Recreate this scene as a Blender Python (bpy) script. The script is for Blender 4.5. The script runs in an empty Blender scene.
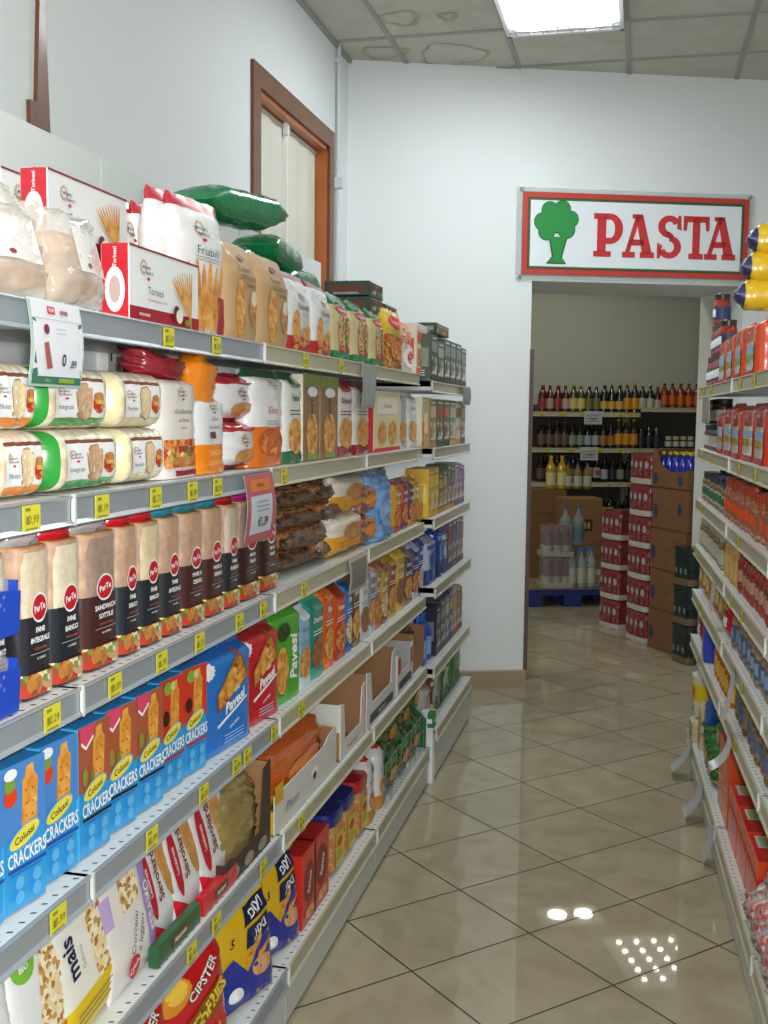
import bpy, bmesh, math, random
from math import sin, cos, pi, radians, sqrt, atan2
from mathutils import Vector, Matrix
from mathutils.geometry import tessellate_polygon
random.seed(7)
SC = bpy.context.scene; COL = SC.collection
H = 1.5; F = 1088.0; YAW = radians(13.25); PITCH = radians(5.12); ROLL = 0.011

# ------------------------------------------------------------------ camera
fwd = Vector((-sin(YAW)*cos(PITCH), cos(YAW)*cos(PITCH), -sin(PITCH)))
rt = fwd.cross(Vector((0, 0, 1))).normalized(); up = rt.cross(fwd)
r2 = rt*cos(ROLL)+up*sin(ROLL); u2 = -rt*sin(ROLL)+up*cos(ROLL)
cam_d = bpy.data.cameras.new('camera'); cam = bpy.data.objects.new('camera', cam_d); COL.objects.link(cam)
m = Matrix.Identity(4)
for i in range(3):
    m[i][0] = r2[i]; m[i][1] = u2[i]; m[i][2] = -fwd[i]
m[2][3] = H
cam.matrix_world = m
cam_d.sensor_fit = 'VERTICAL'; cam_d.sensor_height = 32; cam_d.lens = 32*F/1024; cam_d.clip_start = .05
SC.camera = cam

# measuring helpers: where on a shelf plane something seen in the photo stands
def colx(x, y, z):
    d = Vector((x, y, z-H)); return 384+F*d.dot(r2)/d.dot(fwd)
def Yl(px, x, z):
    lo, hi = .3, 9
    for _ in range(40):
        mid = (lo+hi)/2
        if colx(x, mid, z) < px: lo = mid
        else: hi = mid
    return mid

# ------------------------------------------------------------------ materials
MATS = {}
def s2l(c): return c/12.92 if c <= .04045 else ((c+.055)/1.055)**2.4
def rgb(h):
    h = h.lstrip('#'); return tuple(s2l(int(h[i:i+2], 16)/255) for i in (0, 2, 4))+(1,)
def mat(h, rough=.42, coat=0., metal=0., alpha=1., emit=0., trans=0., var=.0):
    k = (h, rough, coat, metal, alpha, emit, trans, var)
    if k in MATS: return MATS[k]
    m = bpy.data.materials.new('surface'); m.use_nodes = True; nt = m.node_tree; b = nt.nodes['Principled BSDF']
    b.inputs['Base Color'].default_value = rgb(h); b.inputs['Roughness'].default_value = rough
    b.inputs['Metallic'].default_value = metal; b.inputs['Coat Weight'].default_value = coat; b.inputs['Coat Roughness'].default_value = .12
    b.inputs['Alpha'].default_value = alpha; b.inputs['Transmission Weight'].default_value = trans
    if emit: b.inputs['Emission Color'].default_value = rgb(h); b.inputs['Emission Strength'].default_value = emit
    n = nt.nodes.new('ShaderNodeTexNoise'); n.inputs['Scale'].default_value = 9 if var else 40; n.inputs['Detail'].default_value = 3
    tc = nt.nodes.new('ShaderNodeTexCoord'); nt.links.new(tc.outputs['Object'], n.inputs['Vector'])
    if var:
        mx = nt.nodes.new('ShaderNodeMix'); mx.data_type = 'RGBA'; mx.blend_type = 'MULTIPLY'; mx.inputs[0].default_value = 1
        cr = nt.nodes.new('ShaderNodeValToRGB'); cr.color_ramp.elements[0].color = (1-var,)*3+(1,); cr.color_ramp.elements[0].position = .3; cr.color_ramp.elements[1].position = .7
        nt.links.new(n.outputs['Fac'], cr.inputs[0]); mx.inputs[6].default_value = rgb(h); nt.links.new(cr.outputs[0], mx.inputs[7]); nt.links.new(mx.outputs[2], b.inputs['Base Color'])
    else:
        mr = nt.nodes.new('ShaderNodeMapRange'); mr.inputs['To Min'].default_value = max(0, rough-.06); mr.inputs['To Max'].default_value = min(1, rough+.06)
        nt.links.new(n.outputs['Fac'], mr.inputs['Value']); nt.links.new(mr.outputs[0], b.inputs['Roughness'])
    MATS[k] = m; return m
def mottle(cols, scale=60, kind='noise', rough=.4, coat=.2, bump=0.):
    """busy printed or natural surface: several colours in irregular patches"""
    k = ('m', tuple(cols), scale, kind, rough, bump)
    if k in MATS: return MATS[k]
    m = bpy.data.materials.new('patterned'); m.use_nodes = True; nt = m.node_tree; b = nt.nodes['Principled BSDF']
    b.inputs['Roughness'].default_value = rough; b.inputs['Coat Weight'].default_value = coat; b.inputs['Coat Roughness'].default_value = .15
    tc = nt.nodes.new('ShaderNodeTexCoord')
    if kind == 'noise':
        n = nt.nodes.new('ShaderNodeTexNoise'); n.inputs['Scale'].default_value = scale; n.inputs['Detail'].default_value = 4; n.inputs['Distortion'].default_value = .6; out = n.outputs['Fac']
        a, z = .32, .68
    else:
        n = nt.nodes.new('ShaderNodeTexVoronoi'); n.inputs['Scale'].default_value = scale
        sp = nt.nodes.new('ShaderNodeSeparateColor'); nt.links.new(n.outputs['Color'], sp.inputs[0]); out = sp.outputs[0]; a, z = 0, 1
    nt.links.new(tc.outputs['Object'], n.inputs['Vector'])
    cr = nt.nodes.new('ShaderNodeValToRGB'); e = cr.color_ramp.elements
    if kind != 'noise': cr.color_ramp.interpolation = 'CONSTANT'
    while len(e) < len(cols): e.new(.5)
    for i, c in enumerate(cols):
        e[i].position = a+(z-a)*i/(len(cols)-(1 if kind == 'noise' else 0)); e[i].color = rgb(c)
    nt.links.new(out, cr.inputs[0]); nt.links.new(cr.outputs[0], b.inputs['Base Color'])
    if bump:
        bp = nt.nodes.new('ShaderNodeBump'); bp.inputs['Distance'].default_value = bump; nt.links.new(out, bp.inputs['Height']); nt.links.new(bp.outputs[0], b.inputs['Normal'])
    MATS[k] = m; return m
def film(h, rough=.25): return mat(h, rough, .5)
CLEAR = mat('#f2f2f2', .12, .6, 0, .22)
CRACK = mottle(['#a8631f', '#d08a35', '#e2a850', '#eec27a'], 55)
BREADSTK = mottle(['#b8702a', '#d8963f', '#e8b464'], 40)
SEEDS = mottle(['#e9d3a0', '#c79a52', '#f4ead0', '#a87638', '#efe0b8'], 130, 'vor')
CRUMB = mottle(['#dcbf90', '#e8d2a8', '#efdfbd'], 90)
CRUST = mottle(['#a86a30', '#c58a4a', '#d8a668'], 30)
BROWNB = mottle(['#7a4a26', '#94603a', '#ab774c'], 60)
FOOD = mottle(['#6b8a2c', '#b33420', '#dfa04a', '#f0dcb0', '#8c4a22'], 70, 'vor')
FOODR = mottle(['#8c2a18', '#c8502a', '#e39a4a', '#f0c070'], 60)
DARKMIX = mottle(['#1c1614', '#3c2a20', '#7c5a3c', '#2a1a14'], 45)
KRAFT = mat('#b08a60', .7, var=.12)
WHT = mat('#eceff0', .45); BLK = mat('#1b1a1e', .5); NAVY = mat('#1c2c78', .4); RED = mat('#c8182a', .4)
GREY = mat('#8c9094', .5); LGREY = mat('#c3c8cc', .5)

# ------------------------------------------------------------------ mesh builder
TXT = {}
def text2d(s, bold=.0, shear=0.):
    k = (s, bold, shear)
    if k in TXT: return TXT[k]
    cu = bpy.data.curves.new('lettering', 'FONT'); cu.body = s; cu.size = 1; cu.offset = bold; cu.shear = shear; cu.resolution_u = 2
    cu.align_x = 'LEFT'; ob = bpy.data.objects.new('lettering', cu); COL.objects.link(ob)
    dg = bpy.context.evaluated_depsgraph_get(); me = bpy.data.meshes.new_from_object(ob.evaluated_get(dg))
    vs = [(v.co.x, v.co.y) for v in me.vertices]; fs = [tuple(p.vertices) for p in me.polygons]
    bpy.data.objects.remove(ob); bpy.data.curves.remove(cu); bpy.data.meshes.remove(me)
    if vs:
        x0 = min(v[0] for v in vs); x1 = max(v[0] for v in vs); y0 = min(v[1] for v in vs); y1 = max(v[1] for v in vs)
        vs = [((x-(x0+x1)/2), (y-(y0+y1)/2)) for x, y in vs]
        TXT[k] = (vs, fs, x1-x0, y1-y0)
    else: TXT[k] = ([], [], 1, 1)
    return TXT[k]
class MB:
    def __init__(s): s.v = []; s.f = []; s.m = []; s.sm = []; s.mats = []
    def mi(s, m):
        if m not in s.mats: s.mats.append(m)
        return s.mats.index(m)
    def add(s, vs, fs, m, smooth=False, rows=None):
        o = len(s.v); s.v += [tuple(v) for v in vs]
        for i, f in enumerate(fs):
            s.f.append(tuple(o+k for k in f)); s.m.append(s.mi(rows(i) if rows else m)); s.sm.append(smooth)
    def box(s, a, b, m, M=None, faces=None):
        (x0, y0, z0), (x1, y1, z1) = a, b
        vs = [(x0, y0, z0), (x1, y0, z0), (x1, y1, z0), (x0, y1, z0), (x0, y0, z1), (x1, y0, z1), (x1, y1, z1), (x0, y1, z1)]
        if M: vs = [tuple(M @ Vector(v)) for v in vs]
        fs = [(0, 3, 2, 1), (4, 5, 6, 7), (0, 1, 5, 4), (2, 3, 7, 6), (1, 2, 6, 5), (3, 0, 4, 7)]   # bottom top front back right left
        if isinstance(m, (list, tuple)):
            for f, mm in zip(fs, m):
                if mm: s.add(vs, [f], mm)
        else: s.add(vs, fs, m)
    def prism(s, pts, y0, y1, m, axis='y', M=None):
        """outline pts (a,b) extruded along an axis"""
        n = len(pts)
        def P(a, b, t): return {'y': (a, t, b), 'x': (t, a, b), 'z': (a, b, t)}[axis]
        vs = [P(a, b, y0) for a, b in pts]+[P(a, b, y1) for a, b in pts]
        if M: vs = [tuple(M @ Vector(v)) for v in vs]
        fs = [tuple(range(n)), tuple(range(2*n-1, n-1, -1))]+[(i, i+n, (i+1) % n+n, (i+1) % n) for i in range(n)]
        s.add(vs, fs, m)
    def lathe(s, prof, seg=14, c=(0, 0), M=None):
        """prof: (r, z, material of the band above)"""
        n = len(prof); vs = []
        for r, z, _ in prof:
            for k in range(seg):
                a = 2*pi*k/seg; vs.append((c[0]+r*cos(a), c[1]+r*sin(a), z))
        if M: vs = [tuple(M @ Vector(v)) for v in vs]
        for i in range(n-1):
            fs = [(i*seg+k, i*seg+(k+1) % seg, (i+1)*seg+(k+1) % seg, (i+1)*seg+k) for k in range(seg)]
            idx = sorted({a for f in fs for a in f}); mp = {a: j for j, a in enumerate(idx)}
            s.add([vs[a] for a in idx], [tuple(mp[a] for a in f) for f in fs], prof[i][2], abs(prof[i+1][1]-prof[i][1]) > 1e-6)
        s.add(vs[:seg], [tuple(range(seg-1, -1, -1))], prof[0][2]); s.add(vs[-seg:], [tuple(range(seg))], prof[-2][2])
    def build(s, name, parent=None, loc=None):
        me = bpy.data.meshes.new(name); me.from_pydata(s.v, [], s.f)
        for m in s.mats: me.materials.append(m)
        me.polygons.foreach_set('material_index', s.m); me.polygons.foreach_set('use_smooth', s.sm); me.update()
        o = bpy.data.objects.new(name, me); COL.objects.link(o)
        if parent: o.parent = parent
        if loc: o.location = loc
        return o
class Deco:
    """prints flat artwork on a surface given by fn(u, v, offset), u and v from 0 to 1"""
    def __init__(s, mb, fn, w, h, curved=False): s.mb = mb; s.fn = fn; s.w = w; s.h = h; s.curved = curved; s.o = .0021 if curved else .0006
    def nx(s): s.o += .00025; return s.o
    def r(s, u0, v0, u1, v1, m, n=5):
        o = s.nx(); vs = []; fs = []
        nu = nv = n
        if s.curved and n > 2: nu = max(2, min(16, int((u1-u0)*s.w/.009))); nv = max(2, min(24, int((v1-v0)*s.h/.009)))
        for j in range(nv+1):
            for i in range(nu+1): vs.append(s.fn(u0+(u1-u0)*i/nu, v0+(v1-v0)*j/nv, o))
        for j in range(nv):
            for i in range(nu): a = j*(nu+1)+i; fs.append((a, a+1, a+nu+2, a+nu+1))
        s.mb.add(vs, fs, m, True)
    def e(s, u, v, ru, rv, m, rot=0, n=16, jag=0, tip=1.):
        o = s.nx(); vs = [s.fn(u, v, o)]; fs = []
        R_ = (.25, .5, .75, 1) if (s.curved and max(ru*s.w, rv*s.h) > .02) else (.5, 1)
        for q, k in enumerate(R_):
            for i in range(n):
                a = 2*pi*i/n; j = 1-(jag if (i % 2 and k == 1) else 0)
                x = k*ru*cos(a)*j*s.w; y = k*rv*sin(a)*j*s.h
                x, y = x*cos(rot)-y*sin(rot), x*sin(rot)+y*cos(rot)
                vs.append(s.fn(u+x/s.w, v+y/s.h, o))
        for i in range(n):
            j = (i+1) % n; fs.append((0, 1+i, 1+j)); fs += [(1+q*n+i, 1+q*n+n+i, 1+q*n+n+j, 1+q*n+j) for q in range(len(R_)-1)]
        s.mb.add(vs, fs, m, True)
    def p(s, pts, m):
        o = s.nx(); tr = tessellate_polygon([[Vector((u*s.w, v*s.h, 0)) for u, v in pts]])
        st = [tuple((pts[i][0], pts[i][1]) for i in t) for t in tr]; out = []; lim = .02 if s.curved else 9
        while st:
            t = st.pop(); L = [(((t[i][0]-t[(i+1) % 3][0])*s.w)**2+((t[i][1]-t[(i+1) % 3][1])*s.h)**2, i) for i in range(3)]; l, i = max(L)
            if l > lim*lim and len(out)+len(st) < 900:
                a, b, c = t[i], t[(i+1) % 3], t[(i+2) % 3]; q = ((a[0]+b[0])/2, (a[1]+b[1])/2); st += [(a, q, c), (q, b, c)]
            else: out.append(t)
        vs = []; ix = {}; fs = []
        for t in out:
            f = []
            for q in t:
                if q not in ix: ix[q] = len(vs); vs.append(s.fn(q[0], q[1], o))
                f.append(ix[q])
            ar = (t[1][0]-t[0][0])*(t[2][1]-t[0][1])-(t[2][0]-t[0][0])*(t[1][1]-t[0][1])
            fs.append(tuple(f) if ar > 0 else tuple(f[::-1]))
        s.mb.add(vs, fs, m, s.curved)
    def t(s, txt, u, v, size, m, bold=.02, shear=0., rot=0, maxw=None):
        vs, fs, tw, th = text2d(txt, bold, shear); o = s.nx(); k = size*s.h*1.0
        kx = k
        lim = (maxw or 9)*(s.h if abs(rot) > .9 else s.w)
        if tw*kx > lim: kx = lim/tw
        out = []
        for x, y in vs:
            x *= kx; y *= k; x, y = x*cos(rot)-y*sin(rot), x*sin(rot)+y*cos(rot)
            out.append(s.fn(u+x/s.w, v+y/s.h, o))
        s.mb.add(out, fs, m)
    def lines(s, u0, u1, v0, v1, n, m, th=.3):
        for i in range(n):
            v = v0+(v1-v0)*(i+.5)/n; d = (v1-v0)/n*th/2; s.r(u0, v-d, u1-random.random()*.1*(u1-u0), v+d, m, 2)
def tag(o, label=None, cat=None, group=None, kind=None):
    if label: o['label'] = label
    if cat: o['category'] = cat
    if group: o['group'] = group
    if kind: o['kind'] = kind
    return o
def empty(name, loc=(0, 0, 0), rz=0):
    o = bpy.data.objects.new(name, None); o.empty_display_size = .05; COL.objects.link(o); o.location = loc; o.rotation_euler = (0, 0, rz); return o
def copy_tree(o, parent=None):
    c = o.copy(); COL.objects.link(c); c.parent = parent
    if parent is None:
        for k in ('label', 'group'):
            if k in c: del c[k]
    for ch in KIDS.get(o.name, ()):
        copy_tree(ch, c)
    return c
KIDS = {}
def kids_of(o):
    ks = [c for c in bpy.data.objects if c.parent == o]
    if ks: KIDS[o.name] = ks
    for c in ks: kids_of(c)

# ------------------------------------------------------------------ generic packages (front faces -Y, base centre at origin)
def carton(name, w, d, h, front, side=None, top=None, art=None, sideart=None, topart=None, parent=None, open_top=False):
    side = side or front; top = top or side; mb = MB(); e = .0018
    bm = bmesh.new(); bmesh.ops.create_cube(bm, size=1)
    for v in bm.verts: v.co = Vector((v.co.x*w, v.co.y*d, (v.co.z+.5)*h))
    bmesh.ops.bevel(bm, geom=bm.edges[:], offset=e, segments=1, affect='EDGES')
    vs = [tuple(v.co) for v in bm.verts]; bm.verts.index_update()
    for f in bm.faces:
        n = f.normal; mm = front if n.y < -.5 or n.y > .5 else (top if abs(n.z) > .5 else side)
        mb.add([tuple(v.co) for v in f.verts], [tuple(range(len(f.verts)))], mm)
    bm.free()
    if art: art(Deco(mb, lambda u, v, o: ((u-.5)*w, -d/2-o, v*h), w, h))
    if sideart:
        sideart(Deco(mb, lambda u, v, o: (-w/2-o, (.5-u)*d, v*h), d, h))
        sideart(Deco(mb, lambda u, v, o: (w/2+o, (u-.5)*d, v*h), d, h))
    # closed flap seams on top
    T = Deco(mb, lambda u, v, o: ((u-.5)*w, (v-.5)*d, h+o), w, d)
    T.r(.0, .47, 1, .53, mat('#6a6560', .7), 1)
    if topart: topart(T)
    return mb.build(name, parent)
NF = 17
def section(p, back=11):
    """one turn of a rounded oblong: NF points across the front (y<0), then the back"""
    out = []
    for i in range(NF):
        s_ = -1+2*i/(NF-1); x = sin(pi/2*s_); out.append((x, -max(0., 1-abs(x)**p)**(1/p)))
    for i in range(1, back): s_ = 1-2*i/back; x = sin(pi/2*s_); out.append((x, max(0., 1-abs(x)**p)**(1/p)))
    return out
def gridpt(vs, ns, nv, u, v):
    a = min(.9999, max(-.9999, (2*u-1)*.985)); f = (math.asin(a)*2/pi+1)/2*(NF-1); i = min(NF-2, int(f)); f -= i
    g = min(.99999, max(0., v))*nv; j = min(nv-1, int(g)); g -= j
    A, B, C_, D_ = vs[j*ns+i], vs[j*ns+i+1], vs[(j+1)*ns+i], vs[(j+1)*ns+i+1]
    return tuple((A[k]*(1-f)+B[k]*f)*(1-g)+(C_[k]*(1-f)+D_[k]*f)*g for k in range(3))
def soft(name, w, d, h, rowmat, art=None, kind='pouch', p=2.6, wr=.003, nv=22, ns=26, seed=0, parent=None, backart=None):
    """bags and film packs: stacked rounded sections"""
    mb = MB()
    def prof(v):
        if kind == 'pouch': return 1-.06*v-.03*sin(7*v), max(.06, min(1., ((1-v)/.33))**.75)*(.86+.14*min(1, v/.15))
        if kind == 'pillow':
            q = min(v, 1-v)/.22; return 1.-.04*(1-min(1, q)), max(.05, min(1, q)**.6)
        if kind == 'brick':
            return 1-.05*max(0, (v-.9)/.1), .95 if v < .88 else max(.08, .95-(v-.88)/.08*.85)
        if kind == 'knot':
            if v < .72: return 1-.04*v, .96+.04*sin(9*v)
            if v < .86: q = (v-.72)/.14; k = .97*(1-q)+.22*q; return k, k
            q = (v-.86)/.14; return .22+.5*q, .22+.25*q
        return 1, 1
    sec = section(p)
    ns = len(sec)
    def wrk(x, y, v):
        q = sin(31*x/w*.7+9*v+seed)*sin(13*v+5*x/w+seed*2.1)+.6*sin(23*v-17*x/w+seed)+.35*sin(47*v+11*x/w+3*seed)
        tp = 1+(1.6 if v > .8 and kind != 'brick' else 0)+(1 if v < .1 else 0)
        return wr*q*.6*tp
    vs = []; fs = []
    for j in range(nv+1):
        v = j/nv; a, b = prof(v); a *= w/2; b *= d/2
        for cx, cy in sec:
            x, y = a*cx, b*cy; q = wrk(x, y, v)
            vs.append((x*(1+q*.3/max(abs(x), .02)), y+math.copysign(q, y)*min(1, abs(y)/(d*.1)), max(0., v*h+.25*q*(0 if j == 0 else 1))))
    for j in range(nv):
        for i in range(ns): k = (i+1) % ns; fs.append((j*ns+i, j*ns+k, (j+1)*ns+k, (j+1)*ns+i))
    mb.add(vs, fs, None, True, rows=lambda i: rowmat((i//ns+.5)/nv))
    mb.add(vs[:ns], [tuple(range(ns-1, -1, -1))], rowmat(0)); mb.add(vs[-ns:], [tuple(range(ns))], rowmat(1))
    def fr(u, v, o):
        x, y, z = gridpt(vs, ns, nv, u, v); return (x, y-o, z)
    if art: art(Deco(mb, fr, w, h, True))
    return mb.build(name, parent)
def loafpack(name, L, d, h, endmat, midmat, art, seed=0, topmat=None, parent=None):
    """sliced bread wrapped lengthways, ends gathered; long side faces the aisle"""
    mb = MB(); nu = 22; ns = 24; p = 3.6
    def pr(u):
        q = min(u, 1-u); return 1 if q > .13 else .42+.58*sqrt(max(0, 1-((.13-q)/.13)**2))
    def wob(u, t): return 1+.02*sin(40*u+seed)+.012*sin(3*t+20*u)
    sec = section(p); ns = len(sec); vs = []; fs = []
    for j in range(nu+1):
        u = j/nu; k = pr(u)
        for cx, cy in sec:
            y = d/2*k*cy*wob(u, cx); z = h/2+h/2*(.25+.75*k)*cx*wob(u, cx)
            vs.append(((u-.5)*L, y, max(0, z)))
    for j in range(nu):
        for i in range(ns): k = (i+1) % ns; fs.append((j*ns+i, (j+1)*ns+i, (j+1)*ns+k, j*ns+k)[::-1])
    mb.add(vs, fs, None, True, rows=lambda i: endmat if abs((i//ns+.5)/nu-.5) > .40 else midmat)
    mb.add(vs[:ns], [tuple(range(ns))], endmat); mb.add(vs[-ns:], [tuple(range(ns-1, -1, -1))], endmat)
    def fn(u, v, o):
        x, y, z = gridpt(vs, ns, nu, v, u); return (x, y-o, z)
    art(Deco(mb, fn, L, h, True))
    return mb.build(name, parent)
def jar_t(name, r, h, content, lid, label=None, lab2=None, sq=False, lidh=.18):
    t = empty(name); mb = MB(); lm = label or content
    mb.lathe([(r*.9, 0, content), (r, h*.06, content), (r, h*.16, lm), (r*1.005, h*.17, lm), (r*1.005, h*.58, content), (r, h*.6, content), (r*.98, h*.7, content), (r*.82, h*(1-lidh), content), (r*.8, h*(1-lidh)+.001, content)], 14)
    if lab2:
        D = Deco(mb, lambda u, v, o: (r*1.01*sin((u-.5)*2.4), -r*1.01*cos((u-.5)*2.4)-o, v*h), r*2.4, h); D.r(.2, .25, .8, .5, lab2); D.lines(.3, .7, .27, .36, 2, BLK)
    mb.build('jar_body', t); mb = MB(); mb.lathe([(r*.88, h*(1-lidh)-.001, lid), (r*.9, h-.002, lid), (r*.86, h, lid)], 14); mb.build('lid', t); return t
def bottle_t(name, r, h, glass, label, cap, neck=.62, capm=None, lv=(.12, .5), lab2=None):
    t = empty(name); mb = MB()
    mb.lathe([(r*.9, 0, glass), (r, h*.03, glass), (r, h*lv[0], label), (r*1.01, h*(lv[0]+.005), label), (r*1.01, h*lv[1], glass), (r, h*(lv[1]+.01), glass), (r, h*neck, glass), (r*.75, h*(neck+.1), glass), (r*.36, h*(neck+.2), glass), (r*.3, h*.93, glass)], 12)
    if lab2:
        D = Deco(mb, lambda u, v, o: (r*1.01*sin((u-.5)*2.4), -r*1.01*cos((u-.5)*2.4)-o, v*h), r*2.4, h); D.r(.25, lv[0]+.08, .75, lv[1]-.08, lab2)
    mb.build('bottle_body', t); mb = MB(); mb.lathe([(r*.36, h*.92, cap), (r*.38, h*.99, cap), (r*.3, h, cap)], 10); mb.build('cap', t); return t
PROTO = {}
PLACED = []
def inst(key, maker, loc, rz=0, sc=(1, 1, 1), rx=0, ry=0, label='', zone='', cat='pack', order=0, grp=None):
    if key not in PROTO:
        o = maker(); PROTO[key] = o; kids_of(o)
    else: o = copy_tree(PROTO[key])
    o.rotation_mode = 'XYZ'
    o.matrix_basis = Matrix.Translation(loc) @ Matrix.Rotation(rz, 4, 'Z') @ Matrix.Rotation(rx, 4, 'X') @ Matrix.Rotation(ry, 4, 'Y') @ Matrix.Diagonal((*sc, 1))
    o['category'] = cat; PLACED.append((o, label, zone, order, grp)); return o
ORD_ = ['', 'second', 'third', 'fourth', 'fifth', 'sixth', 'seventh', 'eighth', 'ninth', 'tenth', 'eleventh', 'twelfth', 'thirteenth', 'fourteenth', 'fifteenth', 'sixteenth', 'seventeenth', 'eighteenth', 'nineteenth', 'twentieth']
ORD = ORD_+['%d%s' % (i, {1: 'st', 2: 'nd', 3: 'rd'}.get(i % 10, 'th')) for i in range(21, 80)]
def finish_labels():
    by = {}
    for o, l, z, od, g in PLACED: by.setdefault((l, z), []).append((od, o, g))
    for (l, z), L in by.items():
        L.sort(key=lambda q: q[0])
        for i, (od, o, g) in enumerate(L):
            if len(L) == 1: o['label'] = f'{l} {z}'; 
            else:
                o['label'] = f'{l} {z}, {"leftmost" if i == 0 else ("rightmost" if i == len(L)-1 else ORD[i]+" from left")}'
            if g or len(L) > 1: o['group'] = g or (l+'s '+z)

# ================================================================== THE ROOM
CEIL = 3.33; XW = -1.54; c20, s20 = cos(radians(20)), sin(radians(20)); WO = Vector((-.665, 5.94, 0))
RW = Matrix.Translation(WO) @ Matrix.Rotation(radians(20), 4, 'Z')           # frame of the slanting back wall: s along, t away
def struct(o): o['kind'] = 'structure'; return o
def floor_mat():
    m = bpy.data.materials.new('polished_tiles'); m.use_nodes = True; nt = m.node_tree; b = nt.nodes['Principled BSDF']; N = nt.nodes.new; L = nt.links.new
    tc = N('ShaderNodeTexCoord')
    def axis(vec, ln, org):
        k = vec[0]**2+vec[1]**2; d = N('ShaderNodeVectorMath'); d.operation = 'DOT_PRODUCT'; d.inputs[1].default_value = (vec[0]/k, vec[1]/k, 0); L(tc.outputs['Object'], d.inputs[0])
        a = N('ShaderNodeMath'); a.operation = 'SUBTRACT'; a.inputs[1].default_value = (org[0]*vec[0]+org[1]*vec[1])/k; L(d.outputs['Value'], a.inputs[0])
        f = N('ShaderNodeMath'); f.operation = 'PINGPONG'; f.inputs[1].default_value = .5; L(a.outputs[0], f.inputs[0])
        g = N('ShaderNodeMath'); g.operation = 'LESS_THAN'; g.inputs[1].default_value = .0026/ln; L(f.outputs[0], g.inputs[0])
        fl = N('ShaderNodeMath'); fl.operation = 'FLOOR'; L(a.outputs[0], fl.inputs[0]); return g, fl
    org = (-.273, 3.0665); g1, f1 = axis((.2452, -.2365), .341, org); g2, f2 = axis((.288, .2983), .415, org)
    mx = N('ShaderNodeMath'); mx.operation = 'MAXIMUM'; L(g1.outputs[0], mx.inputs[0]); L(g2.outputs[0], mx.inputs[1])
    cv = N('ShaderNodeCombineXYZ'); L(f1.outputs[0], cv.inputs[0]); L(f2.outputs[0], cv.inputs[1]); wn = N('ShaderNodeTexWhiteNoise'); L(cv.outputs[0], wn.inputs['Vector'])
    n = N('ShaderNodeTexNoise'); n.inputs['Scale'].default_value = 5; n.inputs['Detail'].default_value = 5; n.inputs['Distortion'].default_value = 1.2; L(tc.outputs['Object'], n.inputs['Vector'])
    cr = N('ShaderNodeValToRGB'); cr.color_ramp.elements[0].color = rgb('#9d937a'); cr.color_ramp.elements[0].position = .3; cr.color_ramp.elements[1].color = rgb('#aea48b'); cr.color_ramp.elements[1].position = .7; L(n.outputs['Fac'], cr.inputs[0])
    hv = N('ShaderNodeHueSaturation'); L(cr.outputs[0], hv.inputs['Color']); mr = N('ShaderNodeMapRange'); mr.inputs['To Min'].default_value = .93; mr.inputs['To Max'].default_value = 1.05; L(wn.outputs['Value'], mr.inputs['Value']); L(mr.outputs[0], hv.inputs['Value'])
    mi = N('ShaderNodeMix'); mi.data_type = 'RGBA'; L(mx.outputs[0], mi.inputs[0]); L(hv.outputs[0], mi.inputs[6]); mi.inputs[7].default_value = rgb('#2e2018'); L(mi.outputs[2], b.inputs['Base Color'])
    rr = N('ShaderNodeMapRange'); rr.inputs['To Min'].default_value = .025; rr.inputs['To Max'].default_value = .5; L(mx.outputs[0], rr.inputs['Value']); L(rr.outputs[0], b.inputs['Roughness'])
    b.inputs['IOR'].default_value = 1.45; b.inputs['Specular IOR Level'].default_value = .45
    bp = N('ShaderNodeBump'); bp.inputs['Distance'].default_value = .0006; bp.invert = True; L(mx.outputs[0], bp.inputs['Height']); L(bp.outputs[0], b.inputs['Normal'])
    return m
def wall_mat(h, sc=18, var=.03):
    m = mat(h, .75).copy(); nt = m.node_tree; b = nt.nodes['Principled BSDF']
    n = nt.nodes.new('ShaderNodeTexNoise'); n.inputs['Scale'].default_value = 140; n.inputs['Detail'].default_value = 3; tc = nt.nodes.new('ShaderNodeTexCoord'); nt.links.new(tc.outputs['Object'], n.inputs['Vector'])
    bp = nt.nodes.new('ShaderNodeBump'); bp.inputs['Distance'].default_value = .0015; bp.inputs['Strength'].default_value = .5; nt.links.new(n.outputs['Fac'], bp.inputs['Height']); nt.links.new(bp.outputs[0], b.inputs['Normal'])
    return m
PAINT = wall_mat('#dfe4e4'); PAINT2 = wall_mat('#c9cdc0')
mb = MB(); mb.box((-4, -4.2, -.1), (5.5, 13, 0), floor_mat()); struct(mb.build('floor'))

# ceiling: suspended panels in a metal grid
def ceil_mat():
    m = mottle(['#bcbcae', '#c2c2b5', '#c6c6ba'], 6, rough=.9, coat=0).copy(); return m
mb = MB(); mb.box((-4, -4.2, CEIL), (5.5, 13, CEIL+.06), ceil_mat()); ce = struct(mb.build('ceiling'))
mb = MB(); T = mat('#9a9b95', .5); gx = .565; x = -.69-4*gx
while x < 3.3: mb.box((x-.012, -4, CEIL-.006), (x+.012, 8.3, CEIL), T); x += gx
y = 5.335-16*.565
while y < 8: mb.box((-3, y-.012, CEIL-.007), (3.6, y+.012, CEIL), T); y += .565
g = mb.build('ceiling_grid', ce)
mb = MB(); ST = mat('#b3a988', .9)
def stain(cx, cy, rx, ry, w, seed):
    n = 40; vs = []
    for i in range(n):
        a = 2*pi*i/n; k = 1+.12*sin(3*a+seed)+.05*sin(7*a+seed*2)
        for q in (k, k*(1-w*(1+.4*sin(5*a+seed)))): vs.append((cx+rx*q*cos(a), cy+ry*q*sin(a), CEIL-.002))
    mb.add(vs, [(2*i, 2*i+1, (2*i+3) % (2*n), (2*i+2) % (2*n)) for i in range(n)], ST)
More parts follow.
